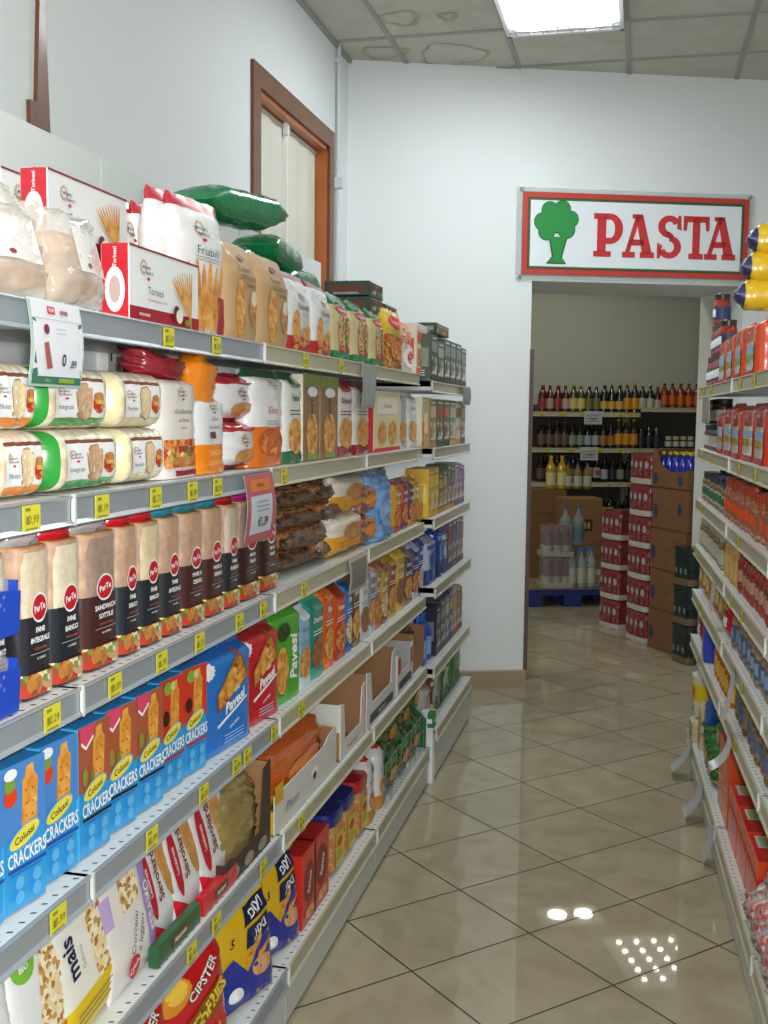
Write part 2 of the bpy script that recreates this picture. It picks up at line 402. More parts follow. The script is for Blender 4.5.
stain(-1.0, 5.65, .17, .17, .08, 1); stain(-1.33, 5.55, .12, .1, .2, 2); stain(-1.15, 5.1, .1, .1, .25, 4); stain(-.93, 5.12, .05, .06, .5, 3)
mb.build('water_stain', ce)
PI_ = mat('#ccd2d2', .5)
# the trim where ceiling meets the walls
mb = MB(); mb.box((XW, -4, CEIL-.02), (XW+.02, 5.62, CEIL-.001), T); struct(mb.build('trim_1'))

# left wall with the window opening y 4.26..5.24, z 1.5..2.80
wy0, wy1, wz0, wz1 = 4.255, 5.25, 1.45, 2.80
mb = MB()
for a, b in (((XW-.3, -4.2, 0), (XW, wy0, CEIL+.05)), ((XW-.3, wy1, 0), (XW, 6.2, CEIL+.05)), ((XW-.3, wy0, 0), (XW, wy1, wz0)), ((XW-.3, wy0, wz1), (XW, wy1, CEIL+.05))): mb.box(a, b, PAINT)
struct(mb.build('wall_left'))
WD = mat('#744628', .45, .2, var=.25); WD2 = mat('#b8642e', .4, .2, var=.2)
win = empty('window_1', (XW, (wy0+wy1)/2, wz0)); struct(win)
def rel(o, p): o.parent = p; o.matrix_parent_inverse = p.matrix_basis.inverted() if p.rotation_euler.z == 0 else p.matrix_basis.inverted(); return o
mb = MB(); t_ = .085
for a, b in (((XW, wy0-t_, wz0-t_), (XW+.014, wy0, wz1+t_)), ((XW, wy1, wz0-t_), (XW+.014, wy1+t_*.9, wz1+t_)), ((XW, wy0, wz1), (XW+.014, wy1, wz1+t_)), ((XW, wy0, wz0-t_), (XW+.014, wy1, wz0))): mb.box(a, b, WD)
rel(mb.build('window_frame'), win)
mb = MB(); dj = .075
for a, b in (((XW-dj, wy0, wz0), (XW, wy0+.02, wz1)), ((XW-dj, wy1-.02, wz0), (XW, wy1, wz1)), ((XW-dj, wy0, wz1-.02), (XW, wy1, wz1)), ((XW-dj, wy0, wz0), (XW, wy1, wz0+.02))): mb.box(a, b, WD2)
rel(mb.build('window_reveal'), win)
mb = MB(); BL = mat('#cfcfc0', .8)
n = 24; mb.prism([(XW-dj+.02+.004*sin(i*1.3), wy0+.03+(wy1-wy0-.06)*i/n) for i in range(n+1)]+[(XW-dj+.012+.004*sin(i*1.3), wy0+.03+(wy1-wy0-.06)*i/n) for i in range(n, -1, -1)], wz0+.02, wz1-.03, BL, 'z')
mb.lathe([(.009, 0, BL), (.009, wy1-wy0-.05, BL)], 10, M=Matrix.Translation((XW-dj+.02, wy0+.025, wz1-.03)) @ Matrix.Rotation(-pi/2, 4, 'X'))
rel(mb.build('roller_blind'), win)
mb = MB(); mb.lathe([(.003, 0, WHT), (.003, 1.0, WHT)], 6, M=Matrix.Translation((XW-dj+.045, 4.72, wz1-1.05))); mb.box((XW-dj+.03, 4.705, wz1-.07), (XW-dj+.05, 4.735, wz1-.02), WHT); rel(mb.build('blind_cord'), win)
mb = MB(); mb.box((XW-.26, wy0, wz0), (XW-.25, wy1, wz1), mat('#c8d0d4', .1, 0, 0, 1)); rel(mb.build('pane'), win)
# tapering strip of the next window frame, high on the left wall
mb = MB(); mb.prism([(2.545, 2.17), (2.642, 2.185), (2.618, 2.64), (2.604, 2.64), (2.578, 2.285), (2.545, 2.283)], XW, XW+.012, WD, 'x', None); struct(mb.build('trim_2'))
# white conduit down the wall
mb = MB(); mb.lathe([(.012, 1.7, PI_), (.012, CEIL, PI_)], 10, c=(XW+.016, 5.385)); mb.box((XW, 5.365, 2.63), (XW+.04, 5.405, 2.68), PI_); mb.box((XW, 5.37, 3.24), (XW+.036, 5.40, 3.26), PI_); struct(mb.build('trim_3'))

# slanting back wall with the doorway (s .069..1.25), .58 thick
ds0, ds1, dz, th = .069, 1.262, 2.225, .585
mb = MB()
for a, b in (((-1.3, 0, 0), (ds0, th, CEIL+.05)), ((ds1, 0, 0), (4.6, th, CEIL+.05)), ((ds0, 0, dz), (ds1, th, CEIL+.05))): mb.box(a, b, PAINT)
w = struct(mb.build('wall_back')); w.matrix_basis = RW
STN = mat('#a5917a', .35, .2, var=.15)
mb = MB(); mb.prism([(0, 0), (-.014, 0), (-.014, .092), (-.006, .098), (0, .098)], -.95, ds0+.0, STN, 'x'); mb.box((ds0, -.014, 0), (ds0+.012, .2, .098), STN)
o = struct(mb.build('baseboard_back')); o.matrix_basis = RW
mb = MB(); mb.prism([(0, 0), (-.014, 0), (-.014, .098), (0, .098)], ds1, 4.4, STN, 'x'); o = struct(mb.build('baseboard_right')); o.matrix_basis = RW
mb = MB(); mb.box((ds0-.002, -.006, .098), (ds0+.02, .03, 1.86), mat('#5c4a44', .5)); o = struct(mb.build('trim_4')); o.matrix_basis = RW
# other walls of the shop
mb = MB(); mb.box((3.3, -4.2, 0), (3.5, 8.2, CEIL), PAINT); struct(mb.build('wall_right'))
mb = MB()
for a, b in (((-1.9, -4.2, 0), (-1.0, -4, CEIL)), ((2.8, -4.2, 0), (3.5, -4, CEIL)), ((-1.0, -4.2, 2.6), (2.8, -4, CEIL)), ((-1.0, -4.2, 0), (2.8, -4, .5))): mb.box(a, b, PAINT)
struct(mb.build('wall_rear'))
mb = MB()
for x in (-1.0, .25, 1.5, 2.75): mb.box((x, -4.15, .5), (x+.06, -4.05, 2.6), WD)
mb.box((-1, -4.15, .5), (2.8, -4.05, .56), WD); mb.box((-1, -4.15, 2.54), (2.8, -4.05, 2.6), WD)
struct(mb.build('window_2'))
# the room behind the doorway
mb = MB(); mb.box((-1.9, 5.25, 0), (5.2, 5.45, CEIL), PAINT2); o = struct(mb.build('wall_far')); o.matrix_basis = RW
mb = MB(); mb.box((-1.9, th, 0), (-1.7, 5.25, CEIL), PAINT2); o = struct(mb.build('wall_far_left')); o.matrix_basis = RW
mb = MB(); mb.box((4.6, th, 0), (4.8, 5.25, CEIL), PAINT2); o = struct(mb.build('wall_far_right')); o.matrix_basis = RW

# ------------------------------------------------------------------ ceiling lamps
def troffer(x, y, em, label):
    t = empty('ceiling_light', (x, y, CEIL)); tag(t, label, 'ceiling light', 'fluorescent ceiling lights')
    W_, L_ = .54, 1.13; M = mat('#d8dada', .4)
    mb = MB()
    for a, b in (((-W_/2, -L_/2, -.05), (-W_/2+.02, L_/2, 0)), ((W_/2-.02, -L_/2, -.05), (W_/2, L_/2, 0)), ((-W_/2, -L_/2, -.05), (W_/2, -L_/2+.02, 0)), ((-W_/2, L_/2-.02, -.05), (W_/2, L_/2, 0)), ((-W_/2, -L_/2, -.008), (W_/2, L_/2, -.001))): mb.box(a, b, M)
    mb.build('housing', t)
    mb = MB()
    for k in range(8): xx = -.22+.44*k/7; mb.box((xx-.002, L_/2-.14, -.052), (xx+.002, L_/2-.02, -.02), M)
    for k in range(3): yy = L_/2-.13+.05*k; mb.box((-W_/2+.02, yy-.002, -.052), (W_/2-.02, yy+.002, -.02), M)
    mb.build('louvre', t)
    E_ = mat('#f6fbff', .5, 0, 0, 1, em)
    for xx in (-.13, .13):
        mb = MB(); mb.lathe([(.06, 0, E_), (.06, L_-.22, E_)], 12, M=Matrix.Translation((xx, L_/2-.15, -.045)) @ Matrix.Rotation(pi/2, 4, 'X') @ Matrix.Diagonal((1.9, .5, 1, 1))); mb.build('lamp_tube', t)
troffer(-.407, 5.32-.565, 15, 'bright white ceiling lamp above the aisle near the doorway wall')

def far_light(s, t_, nx, ny, label, pi_=.165, r_=.022):
    P = RW @ Vector((s, t_, CEIL-.002)); t = empty('louvre_light', P, radians(20)); tag(t, label, 'ceiling light', 'small lights of the far room')
    a, b = nx*pi_, ny*pi_; mb = MB(); mb.box((-a/2-.03, -b/2-.03, -.03), (a/2+.03, b/2+.03, 0), mat('#c8ccc4', .5, 0, 0, 1, .8)); mb.build('housing', t)
    E_ = mat('#fff8e8', .5, 0, 0, 1, 26)
    mb = MB()
    for i in range(nx):
        for j in range(ny): mb.lathe([(r_, -.036, E_), (r_, -.03, E_)], 8, c=((i+.5)*pi_-a/2, (j+.5)*pi_-b/2))
    mb.build('spot_grid', t)
far_light(2.15, 3.12, 4, 5, 'square spotted ceiling light seen mirrored in the floor')
far_light(1.62, 4.05, 2, 1, 'small double ceiling light seen mirrored in the floor', .26, .09)

# ------------------------------------------------------------------ PASTA sign
sg = empty('pasta_sign'); tag(sg, 'white sign reading PASTA with red and green border above the doorway', 'sign'); sg.matrix_basis = RW @ Matrix.Translation((.635, -.012, 2.258))
SW, SH = 1.262, .432
mb = MB(); mb.box((-SW/2-.03, -.004, -.025), (SW/2+.03, 0, SH+.025), mat('#cfdcd8', .08, 0, 0, .35)); 
for x in (-SW/2-.005, SW/2+.005):
    for z in (-.012, SH+.012): mb.lathe([(.011, 0, GREY), (.011, .008, GREY), (.006, .012, GREY)], 10, M=Matrix.Translation((x, -.004, z)) @ Matrix.Rotation(pi/2, 4, 'X'))
mb.build('acrylic_sheet', sg)
mb = MB(); mb.box((-SW/2, -.012, 0), (SW/2, -.005, SH), mat('#b8392f', .45)); D = Deco(mb, lambda u, v, o: ((u-.5)*SW, -.012-o, v*SH), SW, SH)
bw = .022; D.r(bw, bw*SW/SH, 1-bw, 1-bw*SW/SH, mat('#54401f', .5), 1); bw = .029; D.r(bw, bw*SW/SH, 1-bw, 1-bw*SW/SH, mat('#1d6b3a', .5), 1); bw = .034; D.r(bw, bw*SW/SH, 1-bw, 1-bw*SW/SH, mat('#dfe6ea', .35), 1)
mb.build('sign_board', sg)
mb = MB(); D = Deco(mb, lambda u, v, o: ((u-.5)*SW, -.0135-o, v*SH), SW, SH); D.o = .0008
DG = mat('#0d5226', .5); LG = mat('#1f8a3c', .45)
def tree(col, k, oy):
    for (a, b, r) in ((.118, .78, .035), (.172, .80, .034), (.088, .64, .036), (.208, .68, .033), (.105, .52, .034), (.19, .55, .036), (.15, .66, .05)): D.e(a, b, r*k, r*k*SW/SH, col, n=20)
    D.p([(.118, .46), (.19, .46), (.168, .22), (.186, .145), (.112, .145), (.136, .22)] if k == 1 else [(.113, .46), (.196, .46), (.174, .21), (.193, .132), (.104, .132), (.129, .22)], col)
tree(DG, 1.09, 0); tree(LG, 1., 0)
mb.build('green_emblem', sg)
LR = mat('#c3282c', .4)
def letter(ch, u0, u1):
    v0, v1 = .235, .765; mb = MB(); w_ = (u1-u0)*SW; h_ = (v1-v0)*SH; X0 = (u0-.5)*SW; Z0 = v0*SH
    def pl(pts): mb.prism([(X0+a*w_, Z0+b*h_) for a, b in pts], -.0165, -.0135, LR, 'y')
    def ringp(cx, cz, rx, rz, ix, iz, a0, a1, n=14, dx=0):
        for i in range(n):
            a, b = a0+(a1-a0)*i/n, a0+(a1-a0)*(i+1)/n
            pl([(cx+rx*cos(a), cz+rz*sin(a)), (cx+rx*cos(b), cz+rz*sin(b)), (cx+dx+ix*cos(b), cz+iz*sin(b)), (cx+dx+ix*cos(a), cz+iz*sin(a))])
    if ch == 'P':
        pl([(0, 0), (.6, 0), (.6, .13), (0, .13)]); pl([(0, .87), (.45, .87), (.45, 1), (0, 1)]); pl([(.12, .1), (.42, .1), (.42, .9), (.12, .9)])
        pl([(.4, .86), (.58, .86), (.58, 1), (.4, 1)]); pl([(.4, .3), (.58, .3), (.58, .44), (.4, .44)]); ringp(.56, .65, .44, .35, .17, .21, -pi/2, pi/2)
    if ch == 'A':
        pl([(0, 0), (.4, 0), (.4, .13), (0, .13)]); pl([(.56, 0), (1, 0), (1, .13), (.56, .13)]); pl([(.08, .1), (.22, .1), (.52, .88), (.42, 1)]); pl([(.42, 1), (.62, 1), (.93, .1), (.62, .1), (.45, .8)]); pl([(.2, .28), (.68, .28), (.66, .42), (.25, .42)]); pl([(.3, .9), (.62, .9), (.62, 1), (.3, 1)])
    if ch == 'T':
        pl([(.22, 0), (.78, 0), (.78, .13), (.22, .13)]); pl([(.36, .1), (.64, .1), (.64, .95), (.36, .95)]); pl([(0, .86), (1, .86), (1, 1), (0, 1)]); pl([(0, .66), (.12, .66), (.16, .9), (0, .9)]); pl([(1, .66), (.88, .66), (.84, .9), (1, .9)])
    if ch == 'S':
        ringp(.5, .74, .46, .26, .18, .12, pi*.12, pi*1.5, 16); ringp(.5, .27, .48, .27, .2, .13, pi/2, -pi*.88, 16); pl([(.5, .48), (.35, .62), (.5, .62), (.68, .54), (.5, .40)])
        pl([(.8, .70), (.98, .66), (.95, 1.0), (.84, 1.0)]); pl([(.02, 0), (.13, 0), (.22, .3), (.02, .36)])
    o = mb.build('letter', sg); tag(o, f'red letter {ch}'); return o
for ch, a, b in (('P', .31, .438), ('A', .437, .578), ('S', .589, .70), ('T', .707, .822), ('A', .803, .943)): letter(ch, a, b)

# ================================================================== SHELVING
MET = mat('#d3d6d4', .35); RAIL = mat('#98a0a8', .35, .3, .2); RAILC = mat('#ccd0cc', .4); PANEL = mat('#d9dedd', .5)
RAIL2 = mat('#b4b19a', .4, .2); TICK = mat('#d6cf3e', .5); TINK = mat('#8a8420', .6)
LEVEL = [1.66, 1.37, 1.072, .772, .487]; LX = [-.864, -.848, -.838, -.825, -.815]; BASEZ = .155; BX = -.80
def ticket(parent, x, y, z, sgn=1, seed=0):
    mb = MB(); w_, h_ = .046, .036; X = x+sgn*.0035
    mb.box((min(X, X+sgn*.001), y-w_/2, z-.043), (max(X, X+sgn*.001), y+w_/2, z-.004), TICK)
    D = Deco(mb, lambda u, v, o: (X+sgn*(.001+o), y+sgn*(u-.5)*w_, z-.043+v*.039), w_, .039)
    rs = random.Random(seed); D.r(.12, .78, .42, .9, TINK, 1); D.t('%d,%02d' % (rs.randint(0, 3), rs.choice([19, 29, 45, 59, 75, 89, 99])), .58, .45, .42, TINK); D.r(.1, .1, .8, .16, TINK, 1); D.r(.12, .3, .3, .6, TINK, 1)
    mb.build('price_ticket', parent)
def shelf(parent, y0, y1, xf, xb, z, rail, tickets=(), sgn=1, holes=True, rh=.045, railc=None, name='shelf'):
    mb = MB(); g = .002
    mb.prism([(xb, z-.022), (xf-sgn*.002, z-.022), (xf-sgn*.002, z-.002), (xf-sgn*.004, z), (xb, z)], y0+g, y1-g, MET, 'y')
    for y in (y0+g, y1-g-.003): mb.prism([(xb, z-.03), (xf-sgn*.06, z-.036), (xf-sgn*.002, z-.036), (xf-sgn*.002, z), (xb, z)], y, y+.003, MET, 'y')
    if holes:
        n = int((y1-y0)/.03)
        for i in range(n):
            y = y0+(i+.5)*(y1-y0)/n
            for q in (.014,): a = xf-sgn*q; mb.add([(a-.004, y-.004, z+.0006), (a+.004, y-.001, z+.0006), (a+.004, y+.003, z+.0006), (a-.004, y, z+.0006)], [(0, 1, 2, 3)], BLK)
    s = mb.build(name, parent); mb = MB()
    mb.prism([(xf-sgn*.002, z+.001), (xf+sgn*.003, z+.001), (xf+sgn*.0045, z-.002), (xf+sgn*.001, z-.006), (xf+sgn*.001, z-rh+.008), (xf+sgn*.0065, z-rh+.002), (xf+sgn*.004, z-rh), (xf-sgn*.002, z-rh)], y0+.001, y1-.001, rail, 'y')
    mb.box((min(xf, xf+sgn*.007), y0+.001, z-rh), (max(xf, xf+sgn*.007), y0+.007, z+.003), MET)
    r = mb.build('price_rail', s)
    for k, ty in enumerate(tickets): ticket(s, xf, ty, z, sgn, int(ty*1000)+k)
    return s
tk = [[Yl(p, -.864, 1.64) for p in (167, 215, 305, 340)], [Yl(p, -.848, 1.35) for p in (29, 100, 154, 191, 216, 283)],
      [Yl(p, -.838, 1.05) for p in (50, 79, 113, 160, 198, 238, 262, 303)], [Yl(p, -.825, .75) for p in (56, 150, 202, 235, 246, 273, 300)], [Yl(p, -.815, .465) for p in (190, 215, 262, 300)]]
def gondola(name, y0, y1, label, levels, lx, bz, bx, xb, ztop, rail, tks, panel_h, sgn=1, left_end=False, loc=None):
    g = empty(name, (0, 0, 0)); tag(g, label, 'shelving unit', None)
    mb = MB(); mb.box((min(xb, xb-sgn*.025), y0+.004, .05), (max(xb, xb-sgn*.025), y1-.004, ztop), PANEL); mb.build('back_panel', g)
    for y in (y0+.002, y1-.032):
        mb = MB(); mb.box((min(xb, xb+sgn*.03), y, 0), (max(xb, xb+sgn*.03), y+.03, min(ztop-.05, 1.75)), MET)
        for k in range(int((min(ztop, 1.8)-.2)/.05)): mb.box((min(xb+sgn*.03, xb+sgn*.031), y+.012, .12+k*.05), (max(xb+sgn*.03, xb+sgn*.031), y+.018, .14+k*.05), BLK)
        mb.build('upright', g)
    for i, z in enumerate(levels):
        shelf(g, y0, y1, lx[i], xb+sgn*.03, z, rail, [t for t in tks[i] if y0+.02 < t < y1-.02] if tks else (), sgn, holes=z < 1.2)
    s = shelf(g, y0, y1, bx, xb+sgn*.03, bz, rail, (), sgn, rh=.05, name='base_shelf')
    mb = MB(); mb.prism([(bx-sgn*.004, bz-.05), (bx-sgn*.004, .012), (bx-sgn*.02, .012), (bx-sgn*.02, bz-.05)], y0+.002, y1-.002, RAILC, 'y'); mb.box((min(bx-sgn*.05, bx-sgn*.02), y0+.01, 0), (max(bx-sgn*.05, bx-sgn*.02), y1-.01, .012), BLK)
    mb.build('kick_panel', g); return g
E1 = 4.25
for k, (a, b, ll) in enumerate(((.59, 1.505, 'grey metal shelving unit at the near left edge of the aisle'), (1.505, 2.42, 'grey metal shelving unit, left run, holding dark-sleeved loaves and cracker cartons'), (2.42, 3.335, 'grey metal shelving unit, left run, holding orange film packs and display boxes'), (3.335, E1, 'grey metal shelving unit, left run, holding the blue film bag'))):
    gondola('shelving_unit', a, b, ll, LEVEL, LX, BASEZ, BX, -1.27, 2.10, RAIL if k < 2 else RAIL2, tk, 0)
FZ = [1.635, 1.365, 1.08, .80, .465]; FX = [-.825, -.815, -.81, -.80, -.80]
g = gondola('shelving_unit', 4.30, 5.27, 'grey metal shelving unit standing against the white pier, far left', FZ, FX, .21, -.785, -1.27, 1.62, RAIL2, None, 0)
mb = MB(); mb.prism([(-1.27, .0), (-.788, 0), (-.788, .2), (-1.0, .24), (-1.27, .24)], 4.288, 4.30, MET, 'y'); mb.box((-.83, 4.262, .0), (-.79, 4.287, .25), WHT); mb.box((-.835, 4.262, .25), (-.78, 4.297, .30), WHT); mb.build('foot_bracket', g)
RR = Matrix.Translation((.4233, 0, 0)) @ Matrix.Rotation(radians(2.22), 4, 'Z')
RLV = [1.625, 1.37, 1.155, .96, .765, .567]; RLX = [.0, .0, .0, .0, .0, .0]; RBZ = .145
def Yr(px, off, z):
    lo, hi = 1.2, 9
    for _ in range(40):
        mid = (lo+hi)/2; P = RR @ Vector((off, mid, z))
        if colx(P.x, P.y, P.z) > px: lo = mid
        else: hi = mid
    return mid
for a, b, ll in ((1.88, 2.78, 'grey metal shelving unit at the near right edge of the aisle'), (2.78, 3.68, 'grey metal shelving unit, right run, holding the orange cartons at its foot'), (3.68, 4.85, 'grey metal shelving unit, right run, far end near the doorway')):
    g = gondola('shelving_unit', a, b, ll, RLV, RLX, RBZ, .0, .46, 1.78, RAIL2, [[b-.2, b-.5], [b-.25, b-.6], [b-.3], [b-.2, b-.45], [b-.3, b-.5], [b-.4], []], 0, sgn=-1)
    g.matrix_basis = RR
# ================================================================== THE GOODS
def place_l(key, maker, px0, px1, level, xoff=.03, d=.08, w0=None, h=None, h0=None, z=None, yaw=0, lean=0, **kw):
    """stand a pack on the left run between two picture columns of its front edge"""
    lv = kw.pop('lv', LEVEL); lx = kw.pop('lx', LX); fit = kw.pop('fit', True); pz = kw.pop('pz', .0)
    zb = (lv[level] if level >= 0 else kw.pop('bz', BASEZ)) if z is None else z
    xf = (lx[level] if level >= 0 else kw.pop('bx', BX))-xoff
    a, b = Yl(px0, xf, zb+pz), Yl(px1, xf, zb+pz); w = (b-a)*.965
    sx = w/w0 if (w0 and fit) else 1; sz = h/h0 if (h and h0) else 1
    ex = abs(math.tan(lean))*(h or .1)*.0
    return inst(key, maker, (xf-d/2-ex, (a+b)/2, zb+.0015), pi/2+yaw, (sx, 1, sz), rx=lean, order=(a+b)/2, **kw)
TOP = 'on the top left shelf'; Z2 = 'on the second left shelf'; Z3 = 'on the third left shelf'; Z4 = 'on the fourth left shelf'; Z5 = 'on the fifth left shelf'; Z6 = 'on the bottom left shelf'
# ---- artwork
SUN = mat('#c9a06a', .5); DKB = mat('#3a4a6a', .5)
def mulino(D, u, v, s):
    D.e(u-.02, v, s*.9*D.h/D.w, s*.9, SUN, n=24, jag=.3); D.e(u-.02, v, s*.5*D.h/D.w, s*.5, mat('#d9dde8'), n=16); D.t('MULINO', u+.02, v, s*.5, DKB, .02); D.t('BIANCO', u+.06, v-s*.55, s*.45, DKB, .02); D.e(u+.04, v-s*1.15, s*.35*D.h/D.w, s*.18, RED)
def art_torinesi(D):
    D.r(0, 0, 1, .2, mat('#9a1224', .4)); D.r(0, .97, 1, 1, mat('#8a1a28', .4)); mulino(D, .2, .74, .13)
    D.t('Torinesi', .34, .44, .15, mat('#4a4a58'), .0); D.t('Croccanti grissini torinesi', .36, .31, .06, mat('#a03040'), .0, maxw=.5)
    for k in range(9): a = radians(100+8*k); D.e(.86-.0-.02*k, .42, .012, .44, BREADSTK, rot=radians(-4+7*k), n=10)
    D.e(.62, .2, .05, .12, mat('#6a1a2a')); D.e(.66, .17, .05, .1, mat('#e8e2d0')); D.e(.78, .1, .04, .05, mat('#6a8a3a')); D.t('SENZA GRASSI', .16, .1, .05, WHT, .02, maxw=.25)
def side_tor(D): D.e(.5, .4, .36, .3, WHT); D.e(.5, .4, .2, .18, mat('#c8b0a8')); D.t('Torinesi', .5, .82, .08, WHT, .02, rot=pi/2)
def mk_tor(): return carton('breadstick_carton', .31, .055, .135, mat('#e9ecec', .35, .3), mat('#cf2233', .35, .3), mat('#cf2233', .35), art_torinesi, side_tor)
def art_gris(D):
    mulino(D, .45, .78, .07); D.t('Friabili', .55, .62, .09, mat('#4a4a58'), .0, maxw=.7); D.lines(.3, .8, .54, .58, 2, GREY)
    for k in range(6): D.e(.24+.1*k, .26+.03*(k % 2), .05, .27, BREADSTK, rot=radians(8-4*k), n=12)
    D.r(.72, .0, 1, .3, mat('#a3202c', .35)); D.r(0, 0, .12, .35, mat('#c02a34', .35))
def mk_gris():
    r = mat('#b82a38', .3, .4); w = film('#e8e9ea', .28); return soft('breadstick_bag', .15, .065, .28, lambda v: r if v > .9 else w, art_gris, 'pouch', 2.8, .003, seed=2)
def art_kraft(D):
    D.e(.32, .33, .13, .3, CRACK, n=14); D.e(.74, .35, .16, .18, CRUST); D.e(.74, .46, .12, .08, mat('#e9dcc0')); D.t('Grissotti', .5, .74, .075, mat('#5c4426'), .01, maxw=.7); D.lines(.3, .8, .63, .68, 2, mat('#6a5234')); D.t('INTEGRALI', .62, .58, .04, mat('#6a5234')); D.e(.5, .86, .1, .03, mat('#8a2a2a'))
def mk_kraft():
    k = mat('#bd9a6e', .6, .1, var=.1); return soft('kraft_snack_bag', .16, .08, .22, lambda v: k, art_kraft, 'pouch', 3.5, .002, seed=5)
def art_gran(D):
    mulino(D, .5, .72, .06); D.t('Granetti', .55, .58, .09, mat('#4a3a3a'), .01, maxw=.75); D.t('Classici', .6, .49, .05, GREY, .01); D.r(0, 0, 1, .2, mat('#b01c26', .3, .3)); D.e(.28, .27, .12, .26, CRACK, n=14); D.e(.68, .26, .22, .1, CRACK, rot=.3); D.e(.5, .14, .2, .06, FOODR)
def mk_gran():
    r = mat('#8e2230', .3, .4); w = film('#e4e6e8', .28); return soft('toast_snack_bag', .15, .08, .22, lambda v: r if v > .9 else w, art_gran, 'pouch', 3, .003, seed=8)
BRU = mottle(['#d9b070', '#e8c98c', '#c23a2a', '#4f8a38', '#e0a860'], 95, 'vor')
def art_brus(D):
    for k in range(2): D.e(.36+.34*k, .42, .16, .28, BRU, n=16); D.e(.36+.34*k, .18, .12, .05, RED)
    D.e(.45, .76, .3, .06, mat('#c8324a')); D.t('Bruschette', .45, .76, .06, WHT, .02, maxw=.55); D.r(.05, .05, .95, .12, mat('#2f8a4c', .3))
def mk_brus():
    g = film('#1f7a45'); g2 = mat('#1c5a2c', .3, .5); y = film('#cdbf8e'); return soft('bruschetta_bag', .15, .08, .22, lambda v: g2 if v > .88 else (g if v < .12 or v > .8 else y), art_brus, 'pouch', 2.8, .004, seed=11)
# ---- top shelf
mk_lowred = lambda: carton('breadstick_carton', .31, .055, .135, mat('#e9ecec', .35, .3), mat('#cf2233', .35, .3), mat('#cf2233', .35), art_torinesi, side_tor)
inst('tor', mk_tor, (-.92, 1.955, 1.663), pi/2, label='red and white breadstick carton standing at the shelf front', zone=TOP, cat='carton')
inst('tor', mk_tor, (-1.0775, 1.955, 1.80), pi/2, label='red and white breadstick carton raised highest behind the bread bags', zone=TOP, cat='carton')
inst('tor', mk_tor, (-1.0775, 1.955, 1.663), pi/2, label='breadstick carton lying under the raised red carton', zone=TOP, cat='carton')
inst('tor', mk_tor, (-1.155, 1.93, 1.80), pi/2, label='red breadstick carton peeping out behind the raised one', zone=TOP, cat='carton')
inst('tor', mk_tor, (-1.155, 1.93, 1.663), pi/2, label='lowest breadstick carton at the back of the stack', zone=TOP, cat='carton')
def mk_breadbag():
    t = empty('bread_roll_bag'); 
    w = soft('film_bag', .20, .10, .17, lambda v: mat('#f4efe6', .1, .9, 0, .42), None, 'pillow', 2.4, .008, seed=4, parent=t)
    for k, (x, z) in enumerate(((-.05, .045), (.045, .05), (.0, .105))):
        mb = MB(); n = 9
        mb.lathe([(.01, -.07, CRUST)]+[(.032*sqrt(max(0.05, 1-((q-4)/4.6)**2)), -.07+.14*q/8, CRUST) for q in range(9)]+[(.01, .071, CRUST)], 12, M=Matrix.Translation((x*.6, .005, z)) @ Matrix.Rotation(pi/2, 4, 'Y') @ Matrix.Rotation(k*.2, 4, 'X') @ Matrix.Diagonal((1, .85, 1, 1)))
        mb.build('bread_roll', t)
    mb = MB(); D = Deco(mb, lambda u, v, o: ((u-.5)*.11+.01, -.05-o-.004*sin(u*5), .05+v*.075), .11, .075); D.r(0, 0, 1, 1, mat('#e9e8e4', .3, .4)); D.r(.84, .35, .96, .6, mat('#3a2622')); D.e(.3, .15, .08, .06, mat('#8a3a2a')); mb.build('paper_label', t)
    return t
for i, (x, y, z, rx, rz, s) in enumerate(((-.95, 1.30, 1.665, .25, .1, 1), (-.935, 1.47, 1.665, .3, -.15, .92), (-.93, 1.665, 1.665, .25, .12, 1.), (-1.02, 1.43, 1.79, .5, .2, .95), (-1.0, 1.60, 1.77, .7, -.1, .7))):
    inst('breadbag', mk_breadbag, (x, y, z), pi/2+rz, (s, s, s), rx=-rx, label='clear bag of pale bread rolls', zone=TOP, cat='bread bag', order=y)
for px0, px1, h, xo in ((126, 158, .28, .17), (154, 192, .28, .14), (170, 205, .29, .06), (190, 231, .285, .03)):
    place_l('gris', mk_gris, px0, px1, 0, xo, .09, .15, h, .28, label='white breadstick bag with red top', zone=TOP, cat='snack bag', yaw=-.12)
for px0, px1 in ((229, 262), (261, 293)):
    place_l('kraft', mk_kraft, px0, px1, 0, .03, .08, .16, .225, .22, label='brown kraft snack bag with rusk picture', zone=TOP, cat='snack bag')
for px0, px1 in ((287, 315), (313, 334)):
    place_l('gran', mk_gran, px0, px1, 0, .03, .08, .15, .21, .22, label='white snack bag with dark red top', zone=TOP, cat='snack bag')
for px0, px1 in ((332, 355), (352, 373), (371, 388)):
    place_l('brus', mk_brus, px0, px1, 0, .03, .08, .15, .2, .22, label='green and cream snack bag', zone=TOP, cat='snack bag', yaw=.05)
def mk_greenlay():
    g = mat('#157a4a', .28, .5); g2 = mottle(['#157a4a', '#1d5c34', '#a8763a'], 35); 
    def art(D):
        D.r(.12, .3, .42, .7, mat('#e8f0ea')); D.r(.15, .32, .38, .6, mat('#b9c4bc'))
        for k in range(12): D.r(.05, .06+.075*k, .95, .075+.075*k, mat('#0f6038', .3), 2)
        D.e(.55, .85, .25, .06, RED)
    return soft('green_snack_pack', .13, .10, .26, lambda v: g if v < .8 else g2, art, 'pillow', 3, .004, seed=3)
GP = [(-1.0, 2.52, 1.975, .25, 1.6), (-.99, 2.86, 1.935, -.2, 1.2), (-1.0, 2.98, 1.86, .1, 1), (-1.03, 2.70, 1.88, 0, 1.1), (-1.04, 2.45, 1.87, 0, 1), (-1.04, 2.80, 1.80, 0, 1)]
